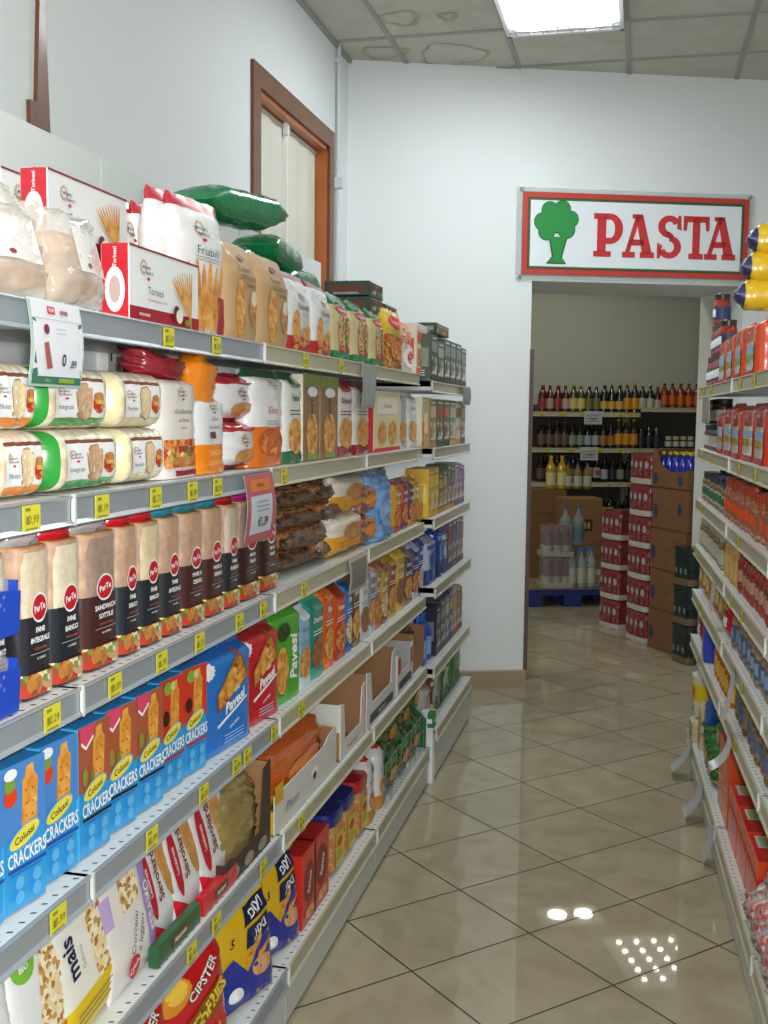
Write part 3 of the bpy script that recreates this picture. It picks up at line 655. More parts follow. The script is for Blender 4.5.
for i, (x, y, z, a, k) in enumerate(GP):
    inst('greenlay', mk_greenlay, (x, y-.13*k, z), 0, (1, .8, k), rx=-pi/2+a*.3, ry=a*.4, label='dark green film pack lying on the others', zone=TOP, cat='snack pack', order=y)
for k, (y, z) in enumerate(((2.36, 1.663), (2.36, 1.763), (2.62, 1.663), (2.85, 1.663))):
    inst('greenlay', mk_greenlay, (-1.08, y-.13, z+.045), 0, (1, .9, 1), rx=-pi/2, label='dark green film pack under the others', zone=TOP, cat='snack pack', order=y)
def mk_yelbag():
    y = film('#e0b91c'); r = mottle(['#b8401c', '#d88a2c', '#5a2a18', '#e8c050'], 40)
    def art(D): D.e(.5, .75, .3, .1, mat('#d8242c')); D.t('Croccante', .5, .75, .06, WHT, .02, maxw=.5); D.e(.5, .3, .3, .16, FOODR)
    return soft('yellow_snack_bag', .15, .09, .24, lambda v: y if v > .55 else r, art, 'pouch', 2.6, .005, seed=6)
place_l('yelbag', mk_yelbag, 384, 405, 0, .03, .08, .15, .235, .24, label='yellow topped snack bag beside the green cream bags', zone=TOP, cat='snack bag')
def mk_redcl():
    r = mottle(['#b0301c', '#d8653a', '#e8dcd0', '#8c2018'], 50); w = film('#ddd2ca')
    def art(D): D.e(.5, .3, .35, .2, WHT); D.e(.5, .3, .16, .12, RED); D.lines(.2, .8, .6, .8, 3, mat('#c8602c'))
    return soft('red_snack_bag', .14, .08, .22, lambda v: r if v > .5 else w, art, 'pouch', 2.6, .005, seed=9)
place_l('redcl', mk_redcl, 400, 418, 0, .03, .08, .14, .2, .22, label='red and white snack bag by the tall orange carton', zone=TOP, cat='snack bag')
def genbox(name, w, d, h, c, c2, c3, txt='', pic=None, side=None):
    def art(D):
        D.r(.0, .0, 1, .12, c2); D.r(.06, .16, .94, .52, pic or FOOD); D.r(.05, .62, .95, .84, c3)
        if txt: D.t(txt, .5, .73, .13, WHT if c3 != WHT else c2, .02, maxw=.8)
        D.lines(.15, .85, .88, .96, 1, WHT)
    def sd(D): D.r(.1, .3, .9, .7, c3); D.lines(.2, .8, .1, .25, 3, WHT)
    return carton(name, w, d, h, c, side or c, c, art, sd)
ORG = mat('#dc5a1e', .4, .2); DGR = mat('#27402f', .4); DGR2 = mat('#3f5a48', .4)
place_l('orgbox', lambda: genbox('tall_orange_carton', .08, .1, .2, mat('#ddd6c8'), ORG, ORG, '', FOODR), 416, 427, 0, .01, .1, .08, .2, .2, label='tall white and orange carton at the run end', zone=TOP, cat='carton')
mk_dg = lambda: genbox('dark_green_carton', .2, .16, .05, DGR, DGR2, mat('#6a2a1c'), 'Fette', mottle(['#22382a', '#4a6a4a', '#8a3a22', '#c9b98a'], 60, 'vor'))
for k, (x, y, z) in enumerate(((-1.0, 3.75, 1.905), (-1.0, 3.75, 1.852), (-1.0, 3.75, 1.799), (-1.0, 3.98, 1.85), (-1.0, 3.98, 1.797))):
    inst('dgflat', mk_dg, (x, y, z), pi/2, label='flat dark green carton in the pile', zone=TOP, cat='carton', order=z)
for k in range(2): inst('dgflat2', lambda: genbox('dark_green_carton', .22, .2, .13, DGR, DGR2, mat('#b9b28a'), 'Fette', mottle(['#22382a', '#4a6a4a', '#8a3a22', '#c9b98a'], 60, 'vor')), (-1.02, 3.75+.23*k, 1.662), pi/2, label='upright dark green carton carrying the flat ones', zone=TOP, cat='carton', order=k)

# ---- second shelf
def bread_art(base, c, crumb, txt):
    def art(D):
        D.r(.14, .04, .86, .17, c); D.r(.14, .18, .86, .78, WHT); D.r(.14, .78, .86, .84, mat('#7a3a2a', .4))
        D.p([(.44, .2), (.6, .12), (.66, .2), (.66, .66), (.58, .76), (.48, .74), (.42, .6)], mat('#b98a5c')); D.p([(.455, .22), (.595, .15), (.645, .22), (.645, .64), (.57, .73), (.49, .71), (.435, .6)], crumb)
        D.e(.76, .42, .09, .17, FOODR); D.e(.76, .36, .09, .05, FOOD); D.e(.76, .54, .08, .07, CRUST)
        mulino(D, .24, .6, .1); D.t(txt, .27, .34, .11, DKB, .0, maxw=.22)
    return art
ORF = film('#ee8c1a', .22); GRF = film('#2c9a3a', .22); CRF = film('#e6dcae', .22)
def mk_bl(c, key, seed): return lambda: loafpack('sliced_bread_pack', .16, .12, .098, c, mottle(['#d8c8a8', '#eee6d4', '#c9b48c'], 30), bread_art(0, c, CRUMB if key != 'g' else mottle(['#b99474', '#cda888', '#dcc0a0'], 90), {'o': 'PanBauletto', 'g': 'Integrale', 'c': 'Morbido'}[key]), seed)
for lay, z in ((0, 1.3715), (1, 1.4705)):
    nm = 'lower' if lay == 0 else 'upper'
    for key, c, sd, px0, px1 in (('o', ORF, 1, (-58, -70)[lay], (-4, -14)[lay]), ('o', ORF, 1, (-4, -14)[lay], (50, 42)[lay]), ('g', GRF, 2, (54, 42)[lay], (124, 114)[lay]), ('c', CRF, 3, (124, 116)[lay], (168, 166)[lay])):
        col = {'o': 'orange', 'g': 'green', 'c': 'cream'}[key]
        place_l('bl'+key, mk_bl(c, key, sd), px0, px1, 1, .025, .12, .16, z=z, label=f'{col} ended sliced bread pack in the {nm} layer', zone=Z2, cat='sliced bread')
def mk_gb():
    t = empty('tall_bread_pack'); w = film('#e9e4dc', .25); r = mat('#8e1f2c', .3, .4)
    def art(D):
        D.r(.3, .02, .98, .07, mat('#8e1f2c')); D.r(.1, .1, .96, .36, FOODR); D.e(.5, .24, .36, .06, FOOD); D.e(.5, .16, .36, .04, CRUST); mulino(D, .45, .8, .06); D.t('GranBauletto', .5, .62, .06, mat('#3a3a4a'), .0, maxw=.8); D.t('al Grano', .5, .54, .05, mat('#3a3a4a'), .0, maxw=.6); D.t('e Farro', .5, .47, .04, RED, .0, maxw=.6)
    soft('film_wrapper', .15, .11, .21, lambda v: w if v < .93 else r, art, 'brick', 3.6, .003, seed=3, parent=t)
    mb = MB(); 
    q = soft('twisted_end', .13, .1, .05, lambda v: r, None, 'pillow', 2.2, .008, seed=5, parent=t); q.location = (-.01, .01, .195); q.rotation_euler = (.2, .1, 0)
    return t
place_l('gb', mk_gb, 162, 203, 1, .03, .11, .15, .215, .215, label='tall white sandwich loaf with burger picture and dark red end', zone=Z2, cat='sliced bread', fit=True)
def mk_gs():
    t = empty('tall_bread_pack'); w = film('#e6e8ea', .25); og = film('#f08a12', .22)
    def art(D): mulino(D, .45, .84, .07); D.t('Gran', .5, .68, .07, mat('#3a3a4a'), .0, maxw=.6); D.t('Sandwich', .5, .58, .07, mat('#3a3a4a'), .0, maxw=.75); D.r(.35, .44, .5, .52, mat('#5a4a3a')); D.t('SENZA', .5, .26, .09, mat('#f8c060'), .02, maxw=.6); D.t('CROSTA', .5, .14, .08, mat('#f8c060'), .02, maxw=.6)
    soft('film_wrapper', .13, .11, .17, lambda v: og if v < .36 else w, art, 'brick', 3.4, .003, seed=7, parent=t)
    q = soft('twisted_end', .10, .08, .125, lambda v: og, None, 'knot', 2.2, .006, seed=5, parent=t); q.location = (-.005, .0, .14); q.rotation_euler = (.1, .15, 0); return t
place_l('gs', mk_gs, 197, 231, 1, .03, .11, .13, .17, .17, label='white and orange sandwich loaf with an orange twisted end', zone=Z2, cat='sliced bread')
for i, px in enumerate((70, 108, 150)):
    y = Yl(px, -1.05, 1.55)
    inst('redpk', lambda: soft('red_film_pack', .16, .09, .2, lambda v: mat('#a01826', .2, .5), lambda D: (D.r(.2, .3, .8, .7, WHT), mulino(D, .4, .55, .08)), 'pillow', 3, .006, seed=4), (-1.1, y+.06, 1.3725), pi/2, (1, 1, 1), label='dark red pack behind the sliced bread', zone=Z2, cat='snack pack', order=y)
def mk_rolls():
    w = film('#e6e7ea', .2); r = mat('#b02030', .2, .5)
    def art(D): mulino(D, .45, .62, .13); D.e(.5, .25, .3, .16, CRUST)
    return soft('round_roll_pack', .13, .09, .11, lambda v: r if v > .78 or v < .1 else w, art, 'pillow', 2.4, .006, seed=12)
rl = 'small white and red pack of rolls'
for px0, px1, z, w in ((228, 262, 1.3715, 'low'), (222, 262, 1.478, 'high'), (240, 268, 1.48, 'high')):
    place_l('rolls', mk_rolls, px0, px1, 1, .04 if z < 1.4 else .05, .09, .13, z=z, label=f'{rl} lying {w}', zone=Z2, cat='bread roll pack')
def mk_elec():
    w = film('#e9e9ea'); o = film('#e0741c')
    def art(D): mulino(D, .5, .86, .05); D.e(.5, .25, .36, .14, mottle(['#d87020', '#b8401c', '#f0a850'], 40)); D.t('Elec', .5, .58, .1, mat('#c04020'), .0, shear=.3, maxw=.6); D.lines(.3, .7, .42, .48, 2, GREY)
    return soft('orange_white_bag', .13, .08, .235, lambda v: mat('#1f5a34', .3, .4) if v > .93 else (o if v < .42 else w), art, 'brick', 3, .004, seed=14)
place_l('elec', mk_elec, 255, 288, 1, .03, .08, .13, .235, .235, label='white and orange bag with green top seal', zone=Z2, cat='snack bag')
def slim(name, w, h, cols, txt, tc, pic, top=None, seed=0, d=.07):
    c1, c2 = film(cols[0]), film(cols[1])
    def art(D): D.t(txt, .5, .72, .1, tc, .02, maxw=.8); D.e(.5, .3, .36, .2, pic); D.lines(.2, .8, .52, .6, 2, tc); D.e(.5, .88, .3, .05, c2)
    return lambda: soft(name, w, d, h, lambda v: (top or c2) if v > .9 else (c2 if v < .12 else c1), art, 'brick', 4, .003, seed=seed)
place_l('s2a', slim('rusk_pack', .13, .24, ('#dfe2dc', '#2a6a44'), 'Fette', mat('#2a5a3a'), CRACK, seed=1), 286, 304, 1, .03, .07, .13, .235, .24, label='white and dark green rusk pack', zone=Z2, cat='snack pack')
mk_crbr = lambda: carton('cracker_carton', .12, .07, .235, mat('#8f6a44', .4, .2), mat('#e2d8c6'), mat('#6f8a3a'), lambda D: (D.r(0, .86, 1, 1, mat('#7a8a3c')), D.e(.5, .3, .35, .26, CRACK), D.r(.2, .02, .8, .08, mat('#7aa03c')), D.t('PIATTI', .5, .62, .09, BLK, .02, rot=pi/2, maxw=.3), D.e(.5, .8, .3, .06, mat('#dfe4ea'))))
for px0, px1 in ((303, 320), (320, 338)): place_l('crbr', mk_crbr, px0, px1, 1, .03, .07, .12, label='brown carton picturing crackers', zone=Z2, cat='carton')
place_l('s2b', slim('breadstick_pack', .13, .235, ('#e6e4e2', '#a01c26'), 'Grissini', mat('#6a1a20'), BREADSTK, seed=3), 336, 355, 1, .03, .07, .13, .235, .235, label='white and dark red breadstick pack', zone=Z2, cat='snack pack')
for px0, px1 in ((354, 371),): place_l('s2c', slim('breadstick_pack', .12, .235, ('#dcd8d4', '#8e1822'), 'Stirati', mat('#6a1a20'), BREADSTK, seed=9), px0, px1, 1, .03, .07, .12, .235, .235, label='grey and wine red breadstick pack beside the cream carton', zone=Z2, cat='snack pack')
place_l('s2d', lambda: carton('cracker_carton', .2, .08, .21, mat('#ddd3a8', .4), mat('#c02030', .4), mat('#c02030'), lambda D: (D.r(.1, .62, .9, .9, mat('#e8e6d8')), D.t('Crostini', .5, .76, .09, RED, .01, maxw=.7), D.e(.3, .3, .16, .2, CRACK), D.e(.7, .3, .16, .2, CRACK), D.r(0, .0, 1, .06, RED))), 373, 400, 1, .03, .08, .2, label='cream and red cracker carton', zone=Z2, cat='carton')
for px0, px1, ln in ((398, 408, .1), (408, 418, .12)): place_l('s2e', slim('white_sleeve_pack', .1, .23, ('#d8dadc', '#c9ccd0'), 'Pane', GREY, BREADSTK, seed=4), px0, px1, 1, .03, .07, .1, .215, .23, yaw=.0, label='slim white film sleeve of breadsticks', zone=Z2, cat='snack pack')
place_l('s2f', lambda: genbox('tall_orange_carton', .1, .12, .2, mat('#d9d4bc'), ORG, mat('#d9d8c8'), 'Mais', mat('#dc6a2c')), 419, 428, 1, .02, .1, .1, .2, .2, label='tall cream and orange carton at the run end', zone=Z2, cat='carton')

# ---- third shelf: loaves in bags with a dark printed sleeve
def mk_loaf(nm, crust, sleeve, txt, sub, endc):
    def mk():
        t = empty('bagged_loaf'); 
        soft('loaf', .096, .10, .215, lambda v: CRUST, lambda D: D.p([(.1, .05), (.9, .05), (.93, .86), (.86, .96), (.14, .96), (.07, .86)], crust), 'x', 5, .0012, seed=1, parent=t).location.z = .012
        def art(D):
            D.e(.5, .60, .24, .1, WHT, rot=.2, n=22); D.e(.5, .60, .215, .085, mat('#c2182a', .3), rot=.2, n=22); D.t('PerTe', .5, .60, .065, WHT, .03, rot=.15, maxw=.33)
            D.t(txt, .5, .455, .05, WHT, .03, maxw=.8); D.t(sub, .5, .39, .05, WHT, .03, maxw=.82); D.t('FONTE DI FIBRE', .5, .33, .025, mat('#b8524a'), .02, maxw=.6); D.r(.2, .295, .8, .302, GREY, 2); D.t('IN 10 SERVE', .5, .265, .022, WHT, .01, maxw=.5)
            D.r(.02, .02, .98, .17, FOOD); D.e(.3, .1, .2, .07, CRUST); D.e(.7, .1, .22, .06, mottle(['#d88a8a', '#c8a070', '#7a9a4a', '#e8dcc8'], 80, 'vor'))
        sl = soft('printed_sleeve', .103, .108, .225, lambda v: sleeve if v < .55 else CLEAR, art, 'x', 4.6, .0016, seed=2, parent=t)
        e = soft('gathered_bag_end', .105, .1, .075, lambda v: endc, None, 'pillow', 2.2, .009, seed=6, parent=t); e.location = (0, .0, .205); e.rotation_euler = (-.3, .12, 0); return t
    return mk
SLB = mat('#26262c', .3, .5); SLR = mat('#42201f', .3, .5); SLN = mat('#1f242e', .3, .5); SLW = mat('#351a1c', .3, .5)
RE = mat('#c41c2c', .2, .6); TE = mat('#2a8a9c', .2, .6); CLE = mat('#d8dadd', .12, .7, 0, .55)
LO = [(-12, 12, 'PANE', 'BIANCO', CRUMB, SLB, CLE, 'white'), (22, 56, 'PANE', 'INTEGRALE', CRUMB, SLB, CLE, 'pale'), (54, 86, 'PANE', 'BIANCO', mottle(['#e0cfa6', '#ecdfc0', '#f2e8d0'], 60), SLN, RE, 'whitish'), (86, 122, 'SANDWICH', 'SOTTILE', BROWNB, SLR, CLE, 'brown'), (121, 142, 'PANE', 'BIANCO', CRUST, SLN, RE, 'tan'), (141, 164, 'PANE', 'BIANCO', mottle(['#e0c080', '#ecd8a0', '#f0e0b4'], 60), SLN, RE, 'yellowish'), (163, 184, 'PANE', 'INTEGRALE', CRUST, SLB, TE, 'tan'), (184, 207, 'PANE AI', 'CEREALI', CRUST, SLR, TE, 'tan'), (206, 226, 'PANE AI', 'CEREALI', CRUST, SLR, RE, 'tan'), (225, 241, 'PANE', 'CLASSICO', CRUMB, SLB, mat('#b81a2a', .2, .6), 'pale'), (240, 262, 'MAXI', 'PANE', BROWNB, SLW, mat('#c22a8a', .2, .6), 'brown'), (261, 280, 'MAXI', 'PANE', BROWNB, SLW, CLE, 'brown')]
for i, (a, b, t1, t2, cr, sl, en, cn) in enumerate(LO):
    place_l(f'loaf{t1}{t2}{cn}{i in (4,)}', mk_loaf(cn, cr, sl, t1, t2, en), a, b, 2, .03, .108, .103, fit=True, label=f'{cn} loaf in a dark sleeve reading {t1} {t2}', zone=Z3, cat='bagged loaf')
def mk_btray():
    b = mat('#1c46b8', .4, .2)
    mb = MB(); w, d, h = .16, .12, .075
    mb.prism([(-w/2, 0), (w/2, 0), (w/2+.01, h), (w/2+.004, h), (w/2-.004, .004), (-w/2+.004, .004), (-w/2-.004, h), (-w/2-.01, h)], -d/2, d/2, b, 'y')
    mb.prism([(-w/2, 0), (w/2, 0), (w/2+.01, h*.8), (-w/2-.01, h)], -d/2-.004, -d/2, b, 'y'); mb.prism([(-w/2, 0), (w/2, 0), (w/2+.01, h), (-w/2-.01, h)], d/2, d/2+.004, b, 'y')
    t = empty('bread_tray'); mb.build('blue_tray', t)
    mb = MB(); mb.lathe([(.02, -.07, CRUST)]+[(.05*sqrt(max(.1, 1-((q-4)/4.5)**2)), -.07+.14*q/8, CRUST) for q in range(9)], 12, M=Matrix.Translation((0, 0, .045)) @ Matrix.Rotation(pi/2, 4, 'Y')); mb.build('bread', t)
    soft('film_cover', .165, .125, .11, lambda v: CLEAR, None, 'pouch', 4, .003, seed=3, parent=t).location.z = .002; return t
for z, w in ((1.0735, 'lower'), (1.185, 'upper')): place_l('btray', mk_btray, -30, 19, 2, .012, .125, .16, z=z, label=f'{w} blue bread tray at the left photo edge', zone=Z3, cat='bread tray')
def mk_pile():
    a = mottle(['#241614', '#6a3a28', '#c08a58', '#94603c', '#3a221a'], 26, rough=.15, coat=.8)
    def art(D): D.e(.5, .5, .32, .22, BROWNB); D.e(.42, .3, .2, .1, CRUST); D.r(.1, .66, .9, .8, mat('#1c1618')); D.t('PANE NERO', .5, .73, .06, mat('#d8c8a8'), .02, maxw=.6); D.r(.05, .86, .95, .88, mat('#c8a090'))
    return soft('dark_bread_bag', .19, .07, .17, lambda v: DARKMIX if v > .85 or v < .15 else a, art, 'pillow', 2.6, .007, seed=9)
pl = [(279, 312, 1.0735), (311, 341, 1.0735), (281, 314, 1.128), (312, 340, 1.128), (279, 313, 1.182), (313, 341, 1.182), (282, 312, 1.236), (312, 338, 1.236)]
for i, (a, b, z) in enumerate(pl):
    y0, y1 = Yl(a, -.9, z), Yl(b, -.9, z); 
    inst('pile', mk_pile, (-.895+.012*(i % 3), (y0+y1)/2, z+.026), pi/2+.2*(i % 2)-.1, ((y1-y0)/.19*.97, .74, .95), rx=-1.3, label='dark bread bag lying in the heap', zone=Z3, cat='bread bag', order=i)
YW = lambda: soft('yellow_white_bag', .18, .09, .12, lambda v: film('#dcd6c4') if v > .5 else film('#d89a2c'), lambda D: (D.e(.5, .6, .3, .2, CRUST), D.r(.2, .2, .8, .36, mat('#e2a020'))), 'pillow', 2.8, .005, seed=2)
place_l('yw', YW, 337, 366, 2, .02, .09, .18, z=1.0735, label='white and amber bread bag, lower one', zone=Z3, cat='bread bag'); place_l('yw', YW, 340, 368, 2, .03, .09, .18, z=1.19, label='white and amber bread bag, upper one', zone=Z3, cat='bread bag')
MIX = lambda: soft('mixed_snack_bag', .14, .08, .1, lambda v: mottle(['#8a4a6a', '#d89a3a', '#4a4a7a', '#b85a2a'], 30), lambda D: D.e(.5, .5, .3, .25, mat('#e0902c')), 'pillow', 2.6, .006, seed=2)
place_l('mix', MIX, 362, 380, 2, .02, .08, .14, z=1.0735, label='orange and purple snack bag, lower one', zone=Z3, cat='snack bag'); place_l('mix', MIX, 362, 380, 2, .02, .08, .14, z=1.17, label='orange and purple snack bag, upper one', zone=Z3, cat='snack bag')
place_l('bluebag', lambda: soft('light_blue_bag', .17, .08, .225, lambda v: mat('#6ba4e0', .18, .6), lambda D: (D.e(.5, .4, .3, .2, mat('#88b8ea', .2)), D.t('Baby', .5, .4, .1, WHT, .02, maxw=.4)), 'pouch', 2.2, .009, seed=4), 374, 396, 2, .01, .08, .17, .225, .225, label='shiny light blue crumpled bag', zone=Z3, cat='snack bag')
for i, (a, b, c1, c2, nm) in enumerate(((394, 402, '#d8a01c', '#b84a1c', 'yellow and rust'), (401, 409, '#c03a24', '#6a2a50', 'red and purple'), (408, 415, '#5a3a60', '#d8902c', 'purple and orange'), (413, 420, '#c9b04a', '#a87a2c', 'dull gold'))):
    place_l('yb%d' % i, slim('film_snack_pack', .12, .2, (c1, c2), 'Krumiri', WHT, FOODR, seed=i), a, b, 2, .02, .07, .12, .19, .2, label=f'{nm} film pack right of the blue bag', zone=Z3, cat='snack pack')
place_l('yct', lambda: genbox('yellow_carton', .12, .12, .17, mat('#d8b848'), mat('#c89a2c'), mat('#e0c868'), 'Orzo', mat('#c88a2c')), 418, 426, 2, .02, .12, .12, .14, .17, label='low dull yellow carton at the run end', zone=Z3, cat='carton')

# ---- fourth shelf: cracker cartons and film packs
OVAL = mat('#e6d44a', .4); CY = mat('#2f9ad8', .35, .3); CYL = mat('#4fc0e8', .35, .3); BLU = mat('#1c4aa8', .4)
CK = mottle(['#c8741f', '#e09a3c', '#ecb45a'], 35)
def art_col(v):
    bg = {'a': mat('#4a86cc', .35), 'b': mat('#a8583a', .35), 'c': mat('#cf3a24', .35)}[v]
    st = {'a': BLU, 'b': BLK, 'c': mat('#b02a34')}[v]
    def art(D):
        D.r(.0, .5, 1, 1, bg)
        D.p([(.42, .56), (.78, .56), (.82, .86), (.74, .9), (.46, .88)], CK); D.p([(.5, .84), (.74, .86), (.72, .97), (.54, .96)], CK)
        for k in range(6): D.e(.5+.14*(k % 2)+.03, .62+.09*(k//2), .018, .008, mat('#7a3a12'), n=8)
        if v == 'a': D.e(.16, .8, .15, .07, mat('#d8401c')); D.e(.14, .88, .13, .05, mat('#7a9a3c')); D.e(.16, .95, .15, .04, mat('#e8f0f4'))
        if v == 'b': D.p([(.0, 1), (.5, 1), (.42, .9), (.2, .84), (.06, .88)], mat('#d8466a')); D.p([(.05, .87), (.2, .82), (.44, .9), (.42, .92), (.2, .845), (.06, .895)], WHT); D.e(.16, .62, .08, .07, mat('#8a8a3c')); D.e(.38, .6, .06, .07, mat('#7a7a30'))
        if v == 'c': D.e(.3, .92, .16, .06, mat('#8aa83c')); D.e(.22, .66, .14, .07, mat('#3a1a14')); D.e(.5, .93, .1, .04, mat('#c9d47a'))
        D.e(.45, .5, .40, .075, mat('#3aa0dc', .35), rot=.3, n=22); D.e(.45, .505, .36, .06, OVAL, rot=.3, n=22); D.t('Colussi', .45, .505, .07, mat('#3a3a2a'), .02, rot=.25, shear=.15, maxw=.52)
        D.t('CRACKERS', .5, .375, .14, WHT, .02, rot=.06, maxw=.9); D.r(.05, .285, .95, .31, st, 2); D.lines(.1, .9, .255, .28, 1, BLU)
        for k in range(4): D.e(.3+.4*(k % 2), .1+.1*(k//2), .1, .045, mat('#5ab0e4', .4)); 
    return art
def mk_col(v):
    def mk():
        sd = lambda D: (D.r(.2, .55, .8, .95, mat('#3a8ac0')), D.r(.3, .1, .7, .4, mat('#7ad0ee')))
        return carton('cracker_carton', .095, .065, .218, CY, CYL, mat('#2a84c8'), art_col(v), sd)
    return mk
cc = [(-52, 'a'), (-24, 'a'), (3, 'a'), (33, 'a'), (64, 'a'), (100, 'b'), (127, 'b'), (152, 'b'), (175, 'c'), (196, 'c')]
nmv = {'a': 'light blue cracker carton with tomato and olive', 'b': 'light blue cracker carton with pink ham picture', 'c': 'light blue and red cracker carton with gherkin picture'}
y = Yl(196, -.86, .78)
for k in range(10):
    v = cc[9-k][1]
    inst('col'+v, mk_col(v), (-.86-.033-.004*(k % 2), y-.104*k, .774), pi/2+radians((-7, -4, -6)[k % 3]), label=nmv[v], zone=Z4, cat='cracker carton', order=-k)
def mk_pav(c, c2, txt='Pavesi'):
    b = mat(c, .25, .5); dk = mat(c2, .25, .5)
    def art(D):
        D.p([(.28, .55), (.72, .95), (.9, .62), (.3, .38)], mat('#8a4a1c')); D.p([(.31, .56), (.7, .91), (.86, .63), (.33, .41)], CRACK)
        D.e(.14, .82, .12, .09, WHT, n=24, jag=.22); D.t('Gran', .66, .55, .05, WHT, .02, rot=.35); D.t(txt, .62, .44, .14, WHT, .035, shear=.35, rot=.3, maxw=.62); D.p([(.3, .24), (.85, .42), (.84, .44), (.28, .27)], WHT)
        D.t('CRACKERS', .6, .22, .035, WHT, .02, rot=.3); D.lines(.4, .8, .06, .16, 3, mat('#a8c8f0')); D.r(.0, .05, .04, .14, WHT, 2); D.r(0, .18, .04, .26, WHT, 2)
    return lambda: soft('cracker_film_pack', .2, .085, .225, lambda v: dk if v > .9 else b, art, 'brick', 6, .0025, seed=3)
place_l('pavB', mk_pav('#1e78d0', '#1a5cb0'), 206, 250, 3, .03, .085, .2, .225, .225, yaw=-.1, label='blue cracker pack with large white lettering', zone=Z4, cat='cracker pack')
place_l('pavR', mk_pav('#c81e2c', '#981420'), 246, 278, 3, .03, .085, .2, .225, .225, yaw=-.12, label='red cracker pack with large white lettering', zone=Z4, cat='cracker pack')
place_l('pavG', lambda: soft('cracker_film_pack', .2, .08, .23, lambda v: mat('#4aa828', .25, .5), lambda D: (D.t('Pavesi', .68, .45, .28, WHT, .035, rot=pi/2, shear=.2, maxw=.5), D.e(.3, .35, .2, .25, CRACK), D.e(.35, .75, .2, .1, mat('#2c4a1c')), D.r(0, .4, .1, .6, WHT)), 'brick', 6, .003, seed=5), 276, 300, 3, .03, .08, .2, .24, .23, yaw=-.1, label='bright green cracker pack with upright lettering', zone=Z4, cat='cracker pack')
sp = [(299, 312, '#8cc0e4', '#dfeaf2', 'pale blue', 'Fiocchi'), (311, 325, '#1f8a78', '#2aa890', 'teal', 'Doriano'), (324, 335, '#dc5c1a', '#e87a2c', 'orange', 'Ritz'), (335, 347, '#d8501a', '#b83a14', 'deep orange', 'Pavesi'), (346, 353, '#2a80d0', '#1c60a8', 'bright blue', 'Crich'), (352, 361, '#6a4a34', '#8a6a4a', 'brown', 'Segale'), (360, 370, '#e4e6e6', '#c8cccc', 'white', 'Riso'), (369, 376, '#8a94a0', '#c8ccd0', 'silver', 'Avena'), (375, 382, '#a08a7a', '#c06a5a', 'dusky pink', 'Farro'), (381, 389, '#c9a81c', '#8a3a1c', 'mustard', 'Orzo'), (388, 397, '#a0522c', '#c8a030', 'rust', 'Mais'), (396, 405, '#dcb020', '#e8c848', 'yellow', 'Grano'), (404, 413, '#5a4a5a', '#8a6a4a', 'dusky brown', 'Cacao'), (412, 419, '#2a3a8a', '#c8ccd8', 'navy', 'Latte'), (418, 424, '#3a5ac0', '#1c2c70', 'royal blue', 'Miele')]
for i, (a, b, c1, c2, nm, tx) in enumerate(sp):
    place_l('sp%d' % i, slim('film_snack_pack', .13, .23, (c1, c2), tx, WHT if nm not in ('white', 'pale blue') else GREY, (CRACK, BROWNB, CRACK, FOODR, SEEDS)[i % 5], seed=i), a, b, 3, .03, .07, .13, .215+.01*(i % 3), .23, label=f'{nm} upright film pack', zone=Z4, cat='snack pack', yaw=-.05)

# ---- fifth shelf
def flat(nm, w, h, d, c, art, seed=0, top=None): return lambda: soft(nm, w, d, h, lambda v: (top or c) if v > .93 else c, art, 'pillow', 4.5, .002, seed=seed)
FW = film('#e4e7ea', .28)
def aS(D): D.r(0, .0, 1, .24, mat('#c86a2c')); D.e(.2, .72, .16, .1, mat('#7ab83c')); D.t('BIO', .2, .72, .06, WHT, .02, rot=.2); D.e(.42, .9, .12, .06, mat('#e09a5c')); D.p([(.38, .2), (.72, .2), (.74, .8), (.42, .8)], SEEDS); D.t('sesamo', .88, .5, .07, mat('#c05a6a'), .0, rot=pi/2, maxw=.3)
def aM(D):
    D.r(0, .0, 1, .26, mat('#e2c41a', .3)); D.r(.52, .26, .84, .86, SEEDS); D.e(.44, .84, .14, .09, mat('#6ab04a')); D.e(.62, .93, .1, .05, mat('#e0a83c')); D.t('mais', .22, .55, .16, mat('#1c1c4a'), .03, rot=pi/2, maxw=.55); D.r(.86, .26, 1, .95, mat('#e6dfa8')); D.lines(.15, .9, .08, .2, 3, mat('#8a7a1c')); D.t('Gallette', .36, .5, .05, GREY, .0, rot=pi/2, maxw=.4)
def aL(D):
    D.r(.78, 0, 1, .8, mat('#a890cc', .3)); D.t('SESAMO', .89, .4, .1, WHT, .02, rot=pi/2, maxw=.5); D.r(.38, .52, .72, .95, SEEDS); D.r(.04, .5, .2, .72, mat('#b8a0d0')); D.r(.04, .78, .2, .92, WHT); 
    for k in range(5): D.r(.05+.03*k, .79, .062+.03*k, .91, BLK, 1)
    D.e(.42, .12, .12, .08, RED); D.t('Crich', .42, .12, .06, WHT, .02, rot=.4); D.t('Croccanti', .5, .34, .07, BLK, .0, shear=.3, rot=1.1, maxw=.4); D.t('e leggeri', .62, .3, .07, BLK, .0, shear=.3, rot=1.1, maxw=.4)
def aC(D):
    D.e(.68, .6, .14, .34, mottle(['#d8a860', '#c88a44', '#e4bc7c'], 20), rot=.15); D.e(.22, .55, .1, .3, mat('#b81c30')); D.t('Lazzaroni', .22, .55, .06, WHT, .01, rot=pi/2, maxw=.45); D.t('Savoiardi', .44, .55, .12, mat('#7a3a1c'), .03, rot=pi/2, maxw=.6); D.p([(.0, .0), (.6, 0), (.0, .3)], mat('#c81c30')); D.r(.8, .0, 1, .2, RED)
